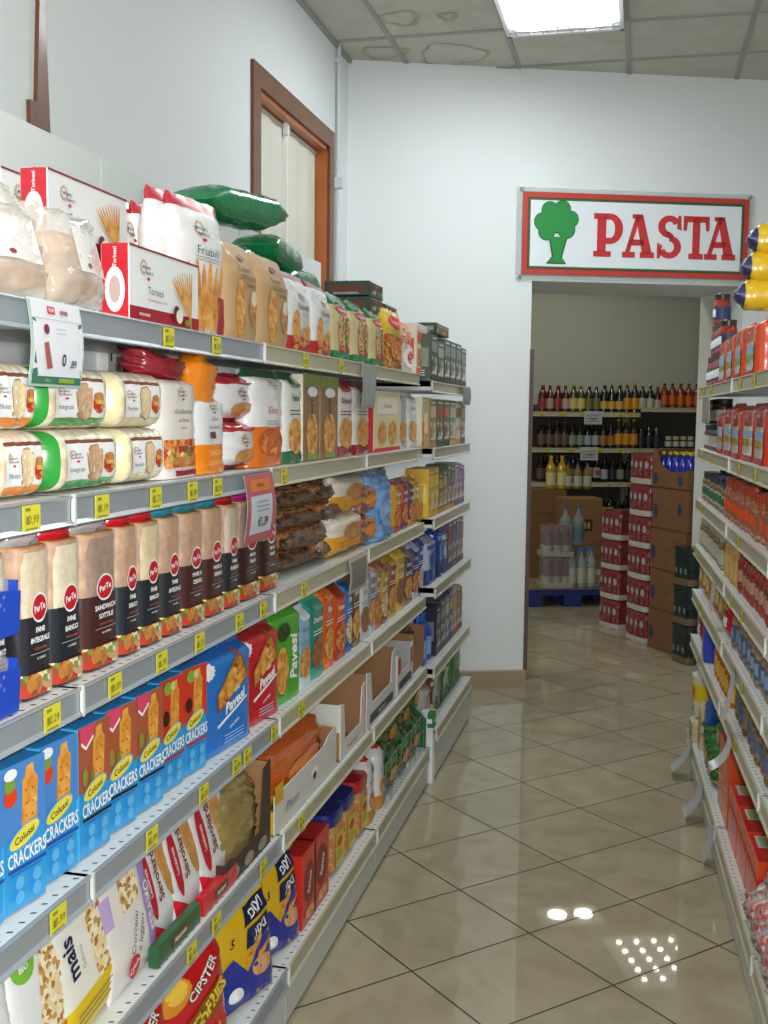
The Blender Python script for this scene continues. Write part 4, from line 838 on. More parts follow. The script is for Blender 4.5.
def s5(key, mk, a, b, lab, xo=.02, h=.22, lean=-.22, ry=0, w0=None, dz=0, d=.04):
    place_l(key, mk, a, b, 4, xo+.012, d, w0, h=.245, h0=.225, z=.489+dz, lean=lean*.8, ry=ry, label=lab, zone=Z5, cat='snack pack')
s5('f1', flat('rice_cake_pack', .15, .22, .04, FW, lambda D: (D.e(.5, .3, .2, .15, SEEDS), D.e(.5, .6, .12, .1, mat('#d8902c')))), -20, 30, 'white rice cake pack at the left photo edge', w0=.15)
s5('f2', flat('rice_cake_pack', .16, .22, .04, FW, aS, 2), 18, 84, 'white pack with a seed bar and green round mark', ry=.14, w0=.16)
s5('f3', flat('rice_cake_pack', .17, .235, .04, film('#ebebe0', .3), aM, 3), 72, 137, 'white and yellow corn cake pack reading mais', xo=.015, ry=-.12, w0=.17)
s5('f4', flat('rice_cake_pack', .15, .235, .04, film('#e8e4e0', .3), aL, 4), 116, 166, 'cream and lavender seed bar pack', xo=.01, ry=-.06, w0=.15)
for a, b, xo in ((156, 190, .02), (182, 214, .015), (208, 242, .01)): s5('f5', flat('sponge_biscuit_pack', .15, .235, .04, FW, aC, 5), a, b, 'white biscuit pack with golden finger picture', xo=xo, ry=-.16, w0=.15)
for i, (a, b, c, nm, tx) in enumerate(((160, 204, '#1c5a30', 'dark green', 'Alpenkeks'), (206, 240, '#c81e2c', 'red', 'Savoiardi'))):
    place_l('tr%d' % i, lambda c=c, tx=tx: carton('biscuit_tray', .18, .02, .04, mat(c, .3, .4), mat(c, .3, .4), mat(c, .3, .4), lambda D: (D.r(.3, .25, .7, .75, mat('#6a4a1c')), D.t(tx, .5, .5, .3, WHT, .02, maxw=.35)), None), a, b, 4, .006, .03, .18, label=f'low {nm} tray strip in front of the white packs', zone=Z5, cat='biscuit tray')
def open_box(nm, w, d, h, col, inner, art=None, sideart=None, low=.35, content=None, side=None, ls=1.):
    t = empty(nm); mb = MB(); k = .003; side = side or col
    def wall(pts_outer, fixed, axis, m1): pass
    mb.box((-w/2, -d/2, 0), (w/2, d/2, k), inner)
    mb.box((-w/2, d/2-k, 0), (w/2, d/2, h), [inner]*2+[inner, col, side, side])
    for sx in (-1, 1):
        q = ls if sx < 0 else 1
        pr = [(-d/2, 0), (d/2, 0), (d/2, h), (d*.3, h*q), (-d/2, h*q*.98)]
        x0, x1 = (sx*w/2, sx*(w/2-k))
        mb.prism(pr, min(x0, x1), max(x0, x1), side, 'x'); xi = sx*(w/2-k-.0006); mb.add([(xi, a, b) for a, b in pr], [(0, 1, 2, 3, 4)], inner)
    mb.prism([(-w/2, 0), (w/2, 0), (w/2, h), (w/2-.03, h*.95), (w/2-.045, h*low), (-w/2+.045, h*low), (-w/2+.03, h*min(.95, max(low, ls))), (-w/2, h*max(low, min(1, ls)))], -d/2-k, -d/2, col, 'y')
    mb.add([(-w/2+k, -d/2+.0008, k), (w/2-k, -d/2+.0008, k), (w/2-k, -d/2+.0008, h*low), (-w/2+k, -d/2+.0008, h*low)], [(3, 2, 1, 0)], inner)
    if art: art(Deco(mb, lambda u, v, o: ((u-.5)*w, -d/2-k-o, v*h), w, h))
    if sideart: sideart(Deco(mb, lambda u, v, o: (-w/2-o, (.5-u)*d, v*h), d, h))
    mb.build('open_carton', t)
    if content: content(t)
    return t
KR = mat('#a87c54', .75, var=.1)
def gold_c(t): soft('gold_bag', .165, .10, .19, lambda v: mat('#b8a468', .22, .3, .5), None, 'pouch', 2.6, .012, seed=4, parent=t).location = (0, 0, .004)
place_l('goldbox', lambda: open_box('brown_display_box', .19, .12, .2, mat('#3c2a24', .4), KR, lambda D: (D.e(.2, .1, .1, .07, mat('#9a8a80')), D.e(.5, .1, .1, .07, mat('#9a8a80')), D.e(.8, .1, .1, .07, mat('#9a8a80'))), None, .25, gold_c, None, .3), 222, 270, 4, .015, .12, .19, label='dark brown display box holding a crumpled gold bag', zone=Z5, cat='display box')
def or_c(t): soft('orange_bag', .17, .1, .14, lambda v: mat('#d8661c', .25, .5) if v > .3 else film('#e0a02c'), lambda D: D.e(.5, .5, .3, .2, mat('#e88a4a')), 'pillow', 2.6, .008, seed=7, parent=t).location = (0, -.01, .03)
place_l('whbox', lambda: open_box('white_display_box', .2, .14, .12, mat('#d4d4cf', .45), KR, lambda D: (D.r(0, .6, .12, 1, mat('#dca81c')), D.t('Plum', .25, .35, .28, GREY, .01, shear=.3, maxw=.2), D.e(.6, .45, .06, .14, WHT), D.e(.6, .38, .03, .08, BLK)), None, .8, or_c, mat('#d8a828'), .5), 272, 336, 4, .015, .14, .2, label='white and yellow display box with an orange bag', zone=Z5, cat='display box')
def jar_c(cols):
    def f(t):
        for k in range(4): soft('small_pack', .04, .09, .075, lambda v: film(cols[k % len(cols)]), lambda D: D.e(.5, .5, .3, .2, WHT), 'brick', 4, .003, seed=k, parent=t).location = (-.075+.05*k, .01, .004)
    return f
wd = mat('#d6d8d4', .45)
dbox = lambda h, low, cols: lambda: open_box('white_display_box', .24, .3, h, wd, KR, lambda D: (D.t('Ricetta Classica', .5, .12, .09, RED, .01, maxw=.6)), lambda D: (D.r(.0, .02, 1, .5, mat('#a07c50')), D.r(.3, .6, .75, .8, mat('#8a1c30')), D.t('erto', .5, .7, .14, WHT, .03, maxw=.3)), low, jar_c(cols), mat('#d6d8d4', .45))
place_l('db1', dbox(.17, .3, ['#c8322c', '#d8b040', '#c8322c']), 339, 364, 4, .015, .3, .24, label='white display box with a dark red mark on its side', zone=Z5, cat='display box')
place_l('db2', lambda: open_box('white_display_box', .24, .3, .19, wd, KR, lambda D: (D.r(.1, .06, .9, .22, mat('#2c3450')), D.t('Biscotti', .5, .14, .1, WHT, .01, maxw=.5)), lambda D: D.r(.8, .3, 1, .8, RED), .4, jar_c(['#b8a080', '#8a5a3a']), KR), 365, 395, 4, .015, .3, .24, label='tall display box with brown inside and navy strip', zone=Z5, cat='display box')
place_l('db3', lambda: open_box('white_display_box', .24, .3, .15, wd, mat('#b9bcbc', .6), lambda D: (D.r(.1, .1, .9, .3, mat('#2c3450')), D.r(.05, .5, .2, .9, RED), D.r(.8, .5, .95, .9, RED)), lambda D: D.r(.1, .3, .9, .8, mat('#b02a2c')), .5, jar_c(['#a01c24', '#c83a2c']), wd), 396, 412, 4, .015, .3, .24, label='low display box holding red packs, navy strip', zone=Z5, cat='display box')
place_l('db4', lambda: open_box('brown_display_box', .22, .18, .16, KR, KR, None, None, .6, lambda t: soft('silver_film_pack', .18, .12, .17, lambda v: mat('#6a4a44', .15, .6, .3), None, 'pillow', 2.5, .01, parent=t)), 412, 423, 4, .03, .18, .22, label='plain brown box with a shiny pack on top', zone=Z5, cat='display box')

# ---- bottom shelf, left
def art_cip(D):
    D.e(.3, .68, .2, .12, mat('#e0902c')); D.e(.34, .7, .12, .08, mat('#f0c84a')); D.t('CIPSTER', .66, .66, .10, BLK, .05, rot=.5, maxw=.7); D.t('CIPSTER', .66, .665, .1, WHT, .02, rot=.5, maxw=.68)
    D.p([(.2, .2), (.85, .42), (.9, .6), (.25, .38)], mat('#7a5a1c')); D.t('FRENCHFRIES', .55, .4, .14, mat('#e8c83a'), .05, rot=.42, maxw=.8)
    for k in range(5): D.e(.4+.1*k, .16, .02, .12, BREADSTK, rot=-.3+.1*k)
mk_cip = lambda: soft('crisp_bag', .22, .11, .27, lambda v: mat('#7a2438', .2, .6) if v > .92 else mat('#c8181c', .25, .5), art_cip, 'pouch', 3.4, .006, seed=4)
for a, b, xo in ((112, 176, .05), (172, 230, .03)): place_l('cip', mk_cip, a, b, -1, xo, .11, .22, label='red crisp bag with yellow lettering', zone=Z6, cat='crisp bag', lean=-.12, yaw=-.22)
def art_dix(D):
    for s, v in ((1, .70), (1, .52)): D.p([(.5, v-.09), (.92, v-.02), (.88, v+.12), (.54, v+.07)], mat('#14204a', .3)); D.t('DIXI' if v > .6 else 'DIXI', .71, v+.02, .11, WHT, .03, rot=.3, maxw=.36)
    D.p([(.0, 0), (1, 0), (1, .42), (.78, .5), (.5, .25), (.3, .42), (.0, .3)], mat('#1a2c98', .25, .5)); D.t('5', .3, .55, .1, BLK, .02, shear=.3)
    D.e(.72, .24, .16, .08, mottle(['#c88a54', '#e0b080'], 30)); D.e(.6, .4, .18, .03, CRACK, rot=.7); D.e(.78, .36, .14, .03, CRACK, rot=.4); D.e(.3, .12, .1, .06, WHT)
mk_dix = lambda: soft('snack_bag', .24, .12, .275, lambda v: mat('#dfb41a', .22, .5), art_dix, 'pouch', 3.4, .007, seed=8)
for a, b, xo in ((232, 272, .03), (270, 299, .035)): place_l('dix', mk_dix, a, b, -1, xo, .12, .24, label='yellow and blue snack bag', zone=Z6, cat='snack bag', lean=-.1, yaw=-.3)
for a, b, c, nm in ((240, 262, '#1c2c80', 'navy'), (262, 290, '#c01c28', 'red')):
    place_l('bk'+nm, lambda c=c: soft('snack_bag', .2, .1, .27, lambda v: mat(c, .22, .5), lambda D: (D.t('DIXI', .6, .75, .12, WHT, .03, rot=.3, maxw=.4)), 'pouch', 2.4, .006, seed=6), a, b, -1, .17, .1, .2, label=f'{nm} snack bag behind the yellow blue ones', zone=Z6, cat='snack bag')
for a, b in ((302, 316), (314, 329)):
    place_l('redct', lambda: carton('red_biscuit_carton', .13, .16, .2, mat('#c8281e', .35, .3), mat('#c8281e', .35), mat('#b8241c'), lambda D: (D.e(.5, .55, .36, .28, mat('#8a1c18')), D.t('Saiwa', .5, .55, .16, WHT, .02, rot=1.2, maxw=.3), D.e(.5, .15, .3, .08, CRACK)), lambda D: D.r(.1, .1, .9, .5, mat('#a82018')), lambda D: (D.e(.5, .5, .3, .2, mat('#d8a050')), D.t('Saiwa', .5, .5, .2, RED, .01, maxw=.4))), a, b, -1, .02, .16, .13, label='red biscuit carton', zone=Z6, cat='carton')
def mk_tub(lc):
    def mk():
        t = empty('biscuit_jar'); mb = MB(); w = .075; body = mottle(['#c89048', '#b87838', '#d8b070', '#a8642c'], 40)
        def sq(z0, z1, a, b, m, p=4.5, n=24):
            vs = []
            for z, r in ((z0, a), (z1, b)):
                for i in range(n): t_ = 2*pi*i/n; vs.append((r*math.copysign(abs(cos(t_))**(2/p), cos(t_)), r*math.copysign(abs(sin(t_))**(2/p), sin(t_)), z))
            mb.add(vs, [(i, (i+1) % n, n+(i+1) % n, n+i) for i in range(n)], m, True); return vs
        v = sq(0, .02, w*.85, w, body); mb.add(v[:24], [tuple(range(23, -1, -1))], body); sq(.02, .13, w, w, body); sq(.13, .15, w, w*.85, body)
        D = Deco(mb, lambda u, v, o: ((u-.5)*.09, -w*1.0-o, v*.15), .09, .15); D.r(.05, .15, .95, .8, mat('#e0cc2a', .35)); D.e(.5, .6, .3, .1, mat('#c83a2c')); D.lines(.2, .8, .25, .45, 3, mat('#8a7a1c'))
        mb.build('jar_body', t); mb = MB(); L = mat(lc, .3, .3); v = sq(.148, .175, w*.98, w*1.0, L); v = sq(.175, .185, w, w*.93, L); mb.add(v[24:], [tuple(range(24))], L); mb.build('lid', t); return t
    return mk
for k, (a, c, nm) in enumerate(((329, '#1c2880', 'navy'), (341, '#1c2880', 'navy'), (354, '#c01c28', 'red'))):
    b = a+14; y = (Yl(a, BX-.04, BASEZ)+Yl(b, BX-.04, BASEZ))/2
    for q in range(2): inst('tub'+nm, mk_tub(c), (BX-.105-.155*q, y+.02*q, BASEZ+.0015), pi/2, label=f'clear biscuit jar with {nm} lid'+(' behind another' if q else ' at the shelf front'), zone=Z6, cat='jar', order=k)
def mk_wb():
    w = film('#dfe1e2'); return soft('white_cone_bag', .1, .08, .25, lambda v: mat('#c01c26', .25, .4) if v > .82 else (film('#c88a3a') if v < .2 else w), lambda D: (D.e(.5, .3, .34, .12, CRUST), D.t('Biscotti', .5, .55, .06, mat('#3a4a7a'), .01, rot=.2, maxw=.6), D.e(.5, .7, .2, .05, GREY)), 'knot', 2.6, .004, seed=3)
for a, b, xo in ((352, 366, .2), (366, 378, .03), (377, 388, .03), (362, 374, .16)): place_l('wb', mk_wb, a, b, -1, xo, .08, .1, fit=False, label='white biscuit bag with red top'+(' behind' if xo > .1 else ' in front'), zone=Z6, cat='biscuit bag')
GRM = mottle(['#0e2e16', '#1c5a28', '#2f6a34', '#7a6a34', '#143c1c'], 34, rough=.18)
mk_grb = lambda: soft('green_sweet_bag', .14, .1, .17, lambda v: GRM, lambda D: (D.e(.5, .4, .25, .15, mat('#d89a3a')), D.e(.4, .7, .3, .1, mat('#2f8a3c', .2))), 'pillow', 2.3, .01, seed=4)
for i, (a, b, z, xo) in enumerate(((385, 400, BASEZ, .03), (399, 411, BASEZ, .03), (410, 421, BASEZ, .03), (384, 400, .27, .06), (399, 412, .27, .06), (411, 421, .27, .07), (390, 406, .36, .1), (404, 418, .36, .1))):
    place_l('grb', mk_grb, a, b, -1, xo, .1, .14, z=z, label='dark green bag of sweets', zone=Z6, cat='sweet bag')
# green card and wire divider at the end of the bottom shelf
y = E1-.03
mb = MB(); mb.prism([(-1.22, .16), (-.81, .16), (-.81, .28), (-1.02, .47), (-1.22, .47)], y, y+.004, mat('#136a36', .5), 'y'); o = mb.build('green_card'); tag(o, 'green pointed card closing the end of the bottom left shelf', 'display card')
mb = MB(); mb.box((-.80, y-.02, .25), (-.775, y+.03, .31), mat('#1a7a40', .4)); D = Deco(mb, lambda u, v, o: (-.81+.035*u*0+.035*u, y-.0205-o, .25+.06*v), .035, .06); D.r(.2, .3, .8, .6, WHT); D = Deco(mb, lambda u, v, o: (-.7745+o, y-.02+.05*u, .25+.06*v), .05, .06); D.r(.2, .3, .8, .6, WHT)
o = mb.build('green_price_holder'); tag(o, 'small green price holder clipped on the bottom shelf end', 'price holder')
def wire(pts, r, m, mb):
    for a, b in zip(pts, pts[1:]):
        a, b = Vector(a), Vector(b); q = (b-a).to_track_quat('Z', 'Y').to_matrix().to_4x4(); mb.lathe([(r, 0, m), (r, (b-a).length, m)], 6, M=Matrix.Translation(a) @ q)
mb = MB()
yy = Yl(384, -.82, .2)
for z in (.17, .24, .31): wire([(-.815, yy, z), (-.815, E1-.05, z)], .0012, GREY, mb)
for k in range(9): q = yy+(E1-.05-yy)*k/8; wire([(-.815, q, .157), (-.815, q, .31)], .0009, GREY, mb)
o = mb.build('wire_guard'); tag(o, 'thin wire guard in front of the green sweet bags', 'wire guard')

# ---- far left unit
FT = ['in the far left unit, '+q for q in ('top shelf', 'second shelf', 'third shelf', 'fourth shelf', 'fifth shelf', 'base tray')]
def farrow(lev, z, items, d=.1, xf=-.83, y0=4.33, y1=5.24):
    tot = sum(i[0] for i in items); y = y0
    for k, (wt, h, c1, c2, c3, nm, kind) in enumerate(items):
        w = (y1-y0)*wt/tot; key = f'far{lev}{nm}'
        pic = mottle([c1, c2, c3, '#d8d0b8'], 45, 'vor')
        if kind == 'b': mk = lambda: soft('film_pack', w*.93, d, h, lambda v: mat(c1, .28, .4) if v > .3 else mat(c2, .28, .4), lambda D: (D.e(.5, .5, .3, .2, mat(c3)), D.r(.1, .75, .9, .85, mat(c3))), 'brick', 3, .004, seed=k)
        elif kind == 't': mk = lambda: bottle_t('plastic_bottle', min(w*.45, .04), h, mat(c1, .2, .4), mat(c3, .4), mat(c2, .4))
        else: mk = lambda: genbox('small_carton', w*.94, d, h, mat(c1, .4, .2), mat(c2, .4), mat(c3, .4), '', pic)
        inst(key, mk, (xf-d/2-.004, y+w/2, z+.0015), pi/2, label=nm, zone=FT[lev], cat='bottle' if kind == 't' else 'pack', order=y); y += w
dg = ('#46584a', '#2c3c34', '#8a948a')
farrow(0, FZ[0], [(1, .19, *dg, 'dull green carton with grey stripe', 'c'), (1, .17, '#5a6a5c', '#2c3c34', '#a8b0a0', 'paler green carton', 'c'), (1, .2, *dg, 'dull green carton with grey stripe', 'c'), (1, .19, '#4a5a58', '#6a3a2c', '#8a948a', 'grey green carton with brown foot', 'c'), (1, .19, *dg, 'dull green carton with grey stripe', 'c'), (1, .18, '#5a6460', '#3a4440', '#8a9490', 'slate carton', 'c')])
inst('fardg', lambda: genbox('dark_green_carton', .3, .12, .045, DGR, DGR2, mat('#8a948a')), (-.90, 4.62, FZ[0]+.2015), pi/2, label='flat dark carton lying across the upright ones', zone=FT[0], cat='carton')
farrow(1, FZ[1], [(1, .2, '#9a8a5a', '#b87a3a', '#c8b890', 'tan and ochre carton', 'c'), (1.2, .2, '#5a6a4a', '#3a4a34', '#a84a2c', 'speckled green carton', 'c'), (1.1, .2, '#4a5a44', '#1c2a28', '#c86a3a', 'dark footed green carton', 'c'), (1.1, .2, '#6a7a5c', '#c8a03a', '#b8c0a8', 'green carton with gold foot', 'c'), (1, .2, '#c8c0b0', '#c87a4a', '#8a5a3a', 'pale carton with orange foot', 'c'), (1, .2, '#8a6a54', '#6a4a3a', '#b89a80', 'brown pink carton', 'c')])
farrow(2, FZ[2], [(1, .2, '#d8b030', '#c89420', '#e8cc60', 'yellow carton', 'c'), (1, .2, '#d8b030', '#c89420', '#e8cc60', 'yellow carton', 'c'), (.9, .17, '#8a4a2c', '#b87a3a', '#c89a5a', 'rust carton', 'c'), (.9, .18, '#6a6a4c', '#a88a4a', '#b8a878', 'olive carton', 'c'), (.9, .2, '#4a5a3a', '#c8963a', '#8a7a4a', 'dark olive carton', 'c'), (.9, .19, '#5a4a3a', '#b88a4a', '#8a8a80', 'brown carton', 'c'), (.9, .2, '#8a8a8a', '#5a5a60', '#b8b8b8', 'grey carton', 'c'), (1, .19, '#a838b0', '#8a2c98', '#c878d0', 'magenta carton', 'c'), (.6, .18, '#6a6a58', '#4a4a48', '#8a8a78', 'drab carton', 'c')])
farrow(3, FZ[3], [(1.7, .19, '#b8c8e0', '#1c3a9a', '#2c58b8', 'white and blue snack pack', 'b'), (.8, .21, '#1c3c98', '#16286a', '#6a9ad8', 'deep blue pack', 'b'), (.8, .2, '#4a7aa0', '#1c3a8a', '#c8d0e0', 'steel blue pack', 'b'), (.7, .22, '#6a4a6a', '#3a2a5a', '#b83a4a', 'plum pack', 'c'), (.8, .22, '#24307a', '#8a4a50', '#5a6ab0', 'navy carton', 'c'), (.8, .22, '#6a4a5a', '#4a2a44', '#a87a80', 'mauve carton', 'c'), (.7, .21, '#7a6070', '#5a4a5a', '#a08a98', 'dusty mauve carton', 'c')])
farrow(4, FZ[4], [(.9, .2, '#2458b8', '#2a6ad0', '#8ab0e0', 'blue bottle', 't'), (.9, .2, '#2458b8', '#2a6ad0', '#8ab0e0', 'blue bottle', 't'), (.9, .21, '#1c2440', '#3a4468', '#7a8090', 'ink blue carton', 'c'), (1, .22, '#4a4c58', '#34343c', '#9a9aa0', 'dark grey carton', 'c'), (.9, .22, '#7a7c80', '#4a4c50', '#c8c8c0', 'mid grey carton', 'c'), (.9, .23, '#24389a', '#1c2860', '#c8b84a', 'blue carton with yellow', 'c'), (.9, .23, '#b8a080', '#8a4a3a', '#c8b8a0', 'beige carton', 'c'), (.8, .22, '#a8503a', '#8a3a2a', '#c88a6a', 'brick red carton', 'c'), (.6, .2, '#4a6a34', '#3a5a2c', '#8a9a6a', 'leaf green carton', 'c')])
farrow(5, .211, [(1, .17, '#b8b4b0', '#8a3a30', '#c8c4c0', 'white and red bag', 'b'), (1, .18, '#7a3028', '#b8a898', '#c8c0b8', 'dark red bag', 'b'), (1, .19, '#b0b4a8', '#4a6a44', '#8a948a', 'pale green bag', 'b'), (1, .19, '#2a6a3c', '#1c5a30', '#a8b8a0', 'green bag', 'b'), (1, .18, '#b8c0b0', '#2a7a3c', '#3a8a4c', 'white and green bag', 'b'), (1.2, .2, '#1c7a3a', '#1a6a34', '#3a9a5a', 'bright green bag', 'b'), (1, .19, '#8a9a88', '#5a6a54', '#b0b8a8', 'sage bag', 'b')])
mb = MB()
for k in range(2): pass

# ================================================================== RIGHT RUN
RZ = ['on the top right shelf', 'on the second right shelf', 'on the third right shelf', 'on the fourth right shelf', 'on the fifth right shelf', 'on the sixth right shelf', 'on the bottom right shelf']
def at_r(key, mk, y, lev, off, d, sc=(1, 1, 1), z=None, yaw=0, rx=0, ry=0, **kw):
    zb = (RLV[lev] if lev < 6 else RBZ) if z is None else z; P = RR @ Vector((off+d/2, y, zb+.0015))
    return inst(key, mk, P, -pi/2+radians(2.22)+yaw, sc, rx=rx, ry=ry, zone=RZ[lev], order=-y, **kw)
def row_r(key, mk, p0, p1, pitch, lev, off, d, n2=1, dd=None, z=None, back=' behind', **kw):
    zz = (RLV[lev] if lev < 6 else RBZ); ya, yb = min(4.83, Yr(p0, off, zz)), Yr(p1, off, zz); n = max(1, int((ya-yb)/pitch)); lab = kw.pop('label')
    for q in range(n2):
        for k in range(n): at_r(key, mk, ya-(k+.5)*pitch+random.uniform(-.004, .004), lev, off+q*(dd or d*1.02)+random.uniform(0, .008), d, z=z, sc=(1, 1, random.choice((1, .97, .93, 1.03))), yaw=random.uniform(-.25, .25)*(.15 if pitch > .14 else 1), label=lab+(back if q else (' in front' if n2 > 1 else '')), **kw)
JRED = mottle(['#7a1c18', '#9a2c20', '#b8402c'], 60, rough=.15); JDK = mat('#2a1418', .3, .3)
mk_sauce = lambda: jar_t('sauce_jar', .035, .125, JRED, JDK, mat('#2c3c60', .4), WHT)
for (yj, z, lab, off) in [(4.80-.074*q, 0, 'bottom', .02) for q in range(8)]+[(4.76-.074*q, .127, 'middle', .03) for q in range(5)]+[(4.72, .254, 'top', .03)]:
    at_r('sauce', mk_sauce, yj, 0, off, .07, z=1.6255+z, label=f'red sauce jar, {lab} layer', cat='jar')
def mk_tube(v):
    cols = {'o': ('#dc4a24', '#d8e4e8', '#8ab83c'), 'r': ('#c83a2c', '#dcdcd4', '#c8a83c')}[v]
    def mk():
        t = empty('tall_snack_pack'); m1, m2, m3 = [mat(c, .25, .5) for c in cols]
        def art(D): D.r(.12, .0, .88, .1, mat('#a81c3c')); D.r(.12, .1, .88, .6, m2); D.r(.12, .42, .88, .52, mat('#7ab0d8')); D.r(.12, .26, .88, .38, m3); D.t('Cereali', .5, .78, .08, WHT, .02, maxw=.7); D.r(.0, .0, .08, .9, WHT)
        soft('film_body', .235, .085, .175, lambda v_: m1, art, 'brick', 5, .002, seed=3, parent=t); return t
    return mk
row_r('tubeo', mk_tube('o'), 716, 757, .245, 0, .015, .085, label='tall orange and white film pack', cat='snack pack')
row_r('tuber', mk_tube('r'), 714, 772, .245, 1, .015, .085, label='tall red orange film pack', cat='snack pack')
GB = mat('#d8c81c', .3, .4); 
at_r('cerb', lambda: carton('big_cereal_carton', .19, .08, .135, mat('#d8602c', .3, .3), mat('#dc5a24', .3, .3), mat('#dc5a24'), lambda D: (D.r(.0, .0, 1, .7, mat('#c8c020', .3)), D.r(.0, .3, 1, .4, mat('#58a8dc')), D.e(.5, .62, .4, .1, NAVY), D.t('FLAKES', .5, .62, .09, WHT, .02, maxw=.6)), lambda D: (D.r(0, .0, 1, .6, mat('#c8c020', .3)), D.r(.0, .3, 1, .4, mat('#58a8dc')), D.e(.5, .75, .4, .1, NAVY))), 2.86, 0, .015, .08, label='yellow and orange cereal carton at the right photo edge', cat='carton')
at_r('cerb', None, 2.64, 0, .015, .08, label='cereal carton beside it, cut by the right photo edge', cat='carton')
mk_yroll = lambda: (lambda t: (soft('roll_pack', .07, .07, .16, lambda v: mat('#232a5c', .3, .4) if v < .2 or v > .85 else mat('#d8b01c', .3, .4), lambda D: D.e(.5, .5, .3, .15, mat('#e8c848')), 'pillow', 2.2, .004, parent=t), t)[1])(empty('yellow_roll_pack'))
for k in range(3): at_r('yroll', mk_yroll, 2.82, 0, .02+.012*k, .07, z=1.762+.066*k+.036, rx=pi/2, label='yellow roll pack with navy ends, %s of three stacked' % ('lowest', 'middle', 'highest')[k], cat='roll pack', yaw=0)
JBK = mottle(['#1c1412', '#3a2018', '#5a3424'], 50, rough=.2)
mk_dj = lambda: jar_t('dark_jar', .033, .1, JBK, BLK, mat('#b8b8b0', .4))
for yj, zz in [(4.80-.07*q, z_) for z_ in (0, .102) for q in range(7)]: at_r('dj', mk_dj, yj, 1, .02, .066, z=1.3705+zz, label='dark jar with pale label, '+('upper' if zz else 'lower')+' layer', cat='jar')
mk_oj = lambda: jar_t('preserve_jar', .037, .135, mottle(['#7a2a1c', '#a04a30', '#c8a078'], 40, rough=.2), mat('#b8401c', .3, .3, .2), mat('#8a5a4c'), mat('#e0501c'))
row_r('oj', mk_oj, 722, 772, .082, 2, .015, .075, 2, label='red preserve jar with orange label', cat='jar')
mk_gj = lambda: jar_t('small_jar', .032, .12, mottle(['#4a3a2a', '#6a3a28', '#a88a60'], 40, rough=.2), mat('#24304c', .3), mat('#b0b0a0'), mat('#1c6a4a'))
row_r('gj', mk_gj, 697, 722, .072, 2, .015, .066, 2, label='brown jar with dark blue lid', cat='jar')
mk_rj = lambda: jar_t('tomato_jar', .038, .14, mottle(['#7a2018', '#983024', '#b04a38'], 45, rough=.2), mat('#4a1616', .25, .4, .3), mat('#8a3a30'), mat('#b88a78'))
row_r('rj', mk_rj, 735, 775, .082, 3, .015, .077, 3, label='brick red tomato jar', cat='jar')
mk_gb2 = lambda: bottle_t('oil_bottle', .034, .165, mat('#c89a44', .15, .5), mat('#c8a860', .4), mat('#1a7a44', .3), .66)
row_r('gb2', mk_gb2, 722, 735, .076, 3, .012, .07, 2, label='small golden bottle with green cap', cat='bottle')
mk_wj = lambda: jar_t('relish_jar', .032, .125, mottle(['#8a3a20', '#6a6a2c', '#c8c0a0'], 50, rough=.2), mat('#d8c8c0', .2, .4, .5), mat('#b8b4a0'))
row_r('wj', mk_wj, 698, 722, .07, 3, .015, .066, 3, label='relish jar with pale lid', cat='jar')
YP = mottle(['#d89c1c', '#e8b838', '#b87a14', '#f0d070'], 30, rough=.25)
mk_yp = lambda: soft('pasta_bag', .15, .1, .155, lambda v: YP, lambda D: (D.e(.5, .5, .3, .2, mat('#e8d080')), D.r(.2, .1, .8, .25, mat('#c8301c'))), 'pillow', 2.4, .008, seed=2)
row_r('yp', mk_yp, 698, 729, .15, 4, .02, .1, 1, label='bright yellow pasta bag', cat='pasta bag')
at_r('redp', lambda: soft('red_sauce_bag', .12, .1, .11, lambda v: mat('#c81c24', .25, .4), lambda D: (D.r(.2, .3, .8, .6, WHT), D.e(.5, .7, .3, .1, mat('#3a8a3c'))), 'pillow', 2.6, .006), Yr(725, .02, .8), 4, .02, .1, label='red and white bag right of the yellow ones', cat='sauce bag')
mk_bj = lambda: jar_t('blue_label_jar', .039, .145, mottle(['#8a7860', '#a89070', '#5a5a60'], 45, rough=.2), mat('#1c1c30', .15, .6, .3), mat('#4a6088'), mat('#8aa0c0'))
row_r('bj', mk_bj, 729, 778, .085, 4, .015, .08, 3, label='jar with navy lid, blue label', cat='jar')
at_r('bluebox', lambda: carton('blue_carton', .08, .08, .15, mat('#1c34b8', .35, .3), mat('#1c34b8', .35), mat('#16288a'), lambda D: (D.r(.0, .06, 1, .1, WHT), D.e(.5, .6, .3, .1, mat('#4a68d8'))), None), Yr(707, .015, .6), 5, .0, .08, label='bright blue upright carton at the shelf edge', cat='carton')
mk_ob = lambda: bottle_t('sauce_bottle', .03, .165, mottle(['#b84a14', '#d87a1c', '#8a2814'], 40, rough=.2), mat('#d8a83c', .4), WHT, .62)
row_r('ob', mk_ob, 711, 730, .07, 5, .015, .06, 2, label='orange sauce bottle with white cap', cat='bottle')
mk_bj2 = lambda: jar_t('brown_bean_jar', .041, .15, mottle(['#6a4a30', '#8a6a48', '#4a3424'], 45, rough=.2), mat('#20203c', .15, .6, .3), mat('#88785c'), mat('#5a6a90'))
row_r('bj2', mk_bj2, 731, 778, .09, 5, .015, .084, 3, label='brown bean jar with navy lid', cat='jar')
at_r('redt', lambda: soft('red_bag', .1, .08, .12, lambda v: mat('#b82420', .3, .4), lambda D: D.r(.2, .3, .8, .6, WHT), 'pillow', 2.6, .006), Yr(699, .02, .6), 5, .02, .08, label='small red bag at the far end', cat='snack bag')
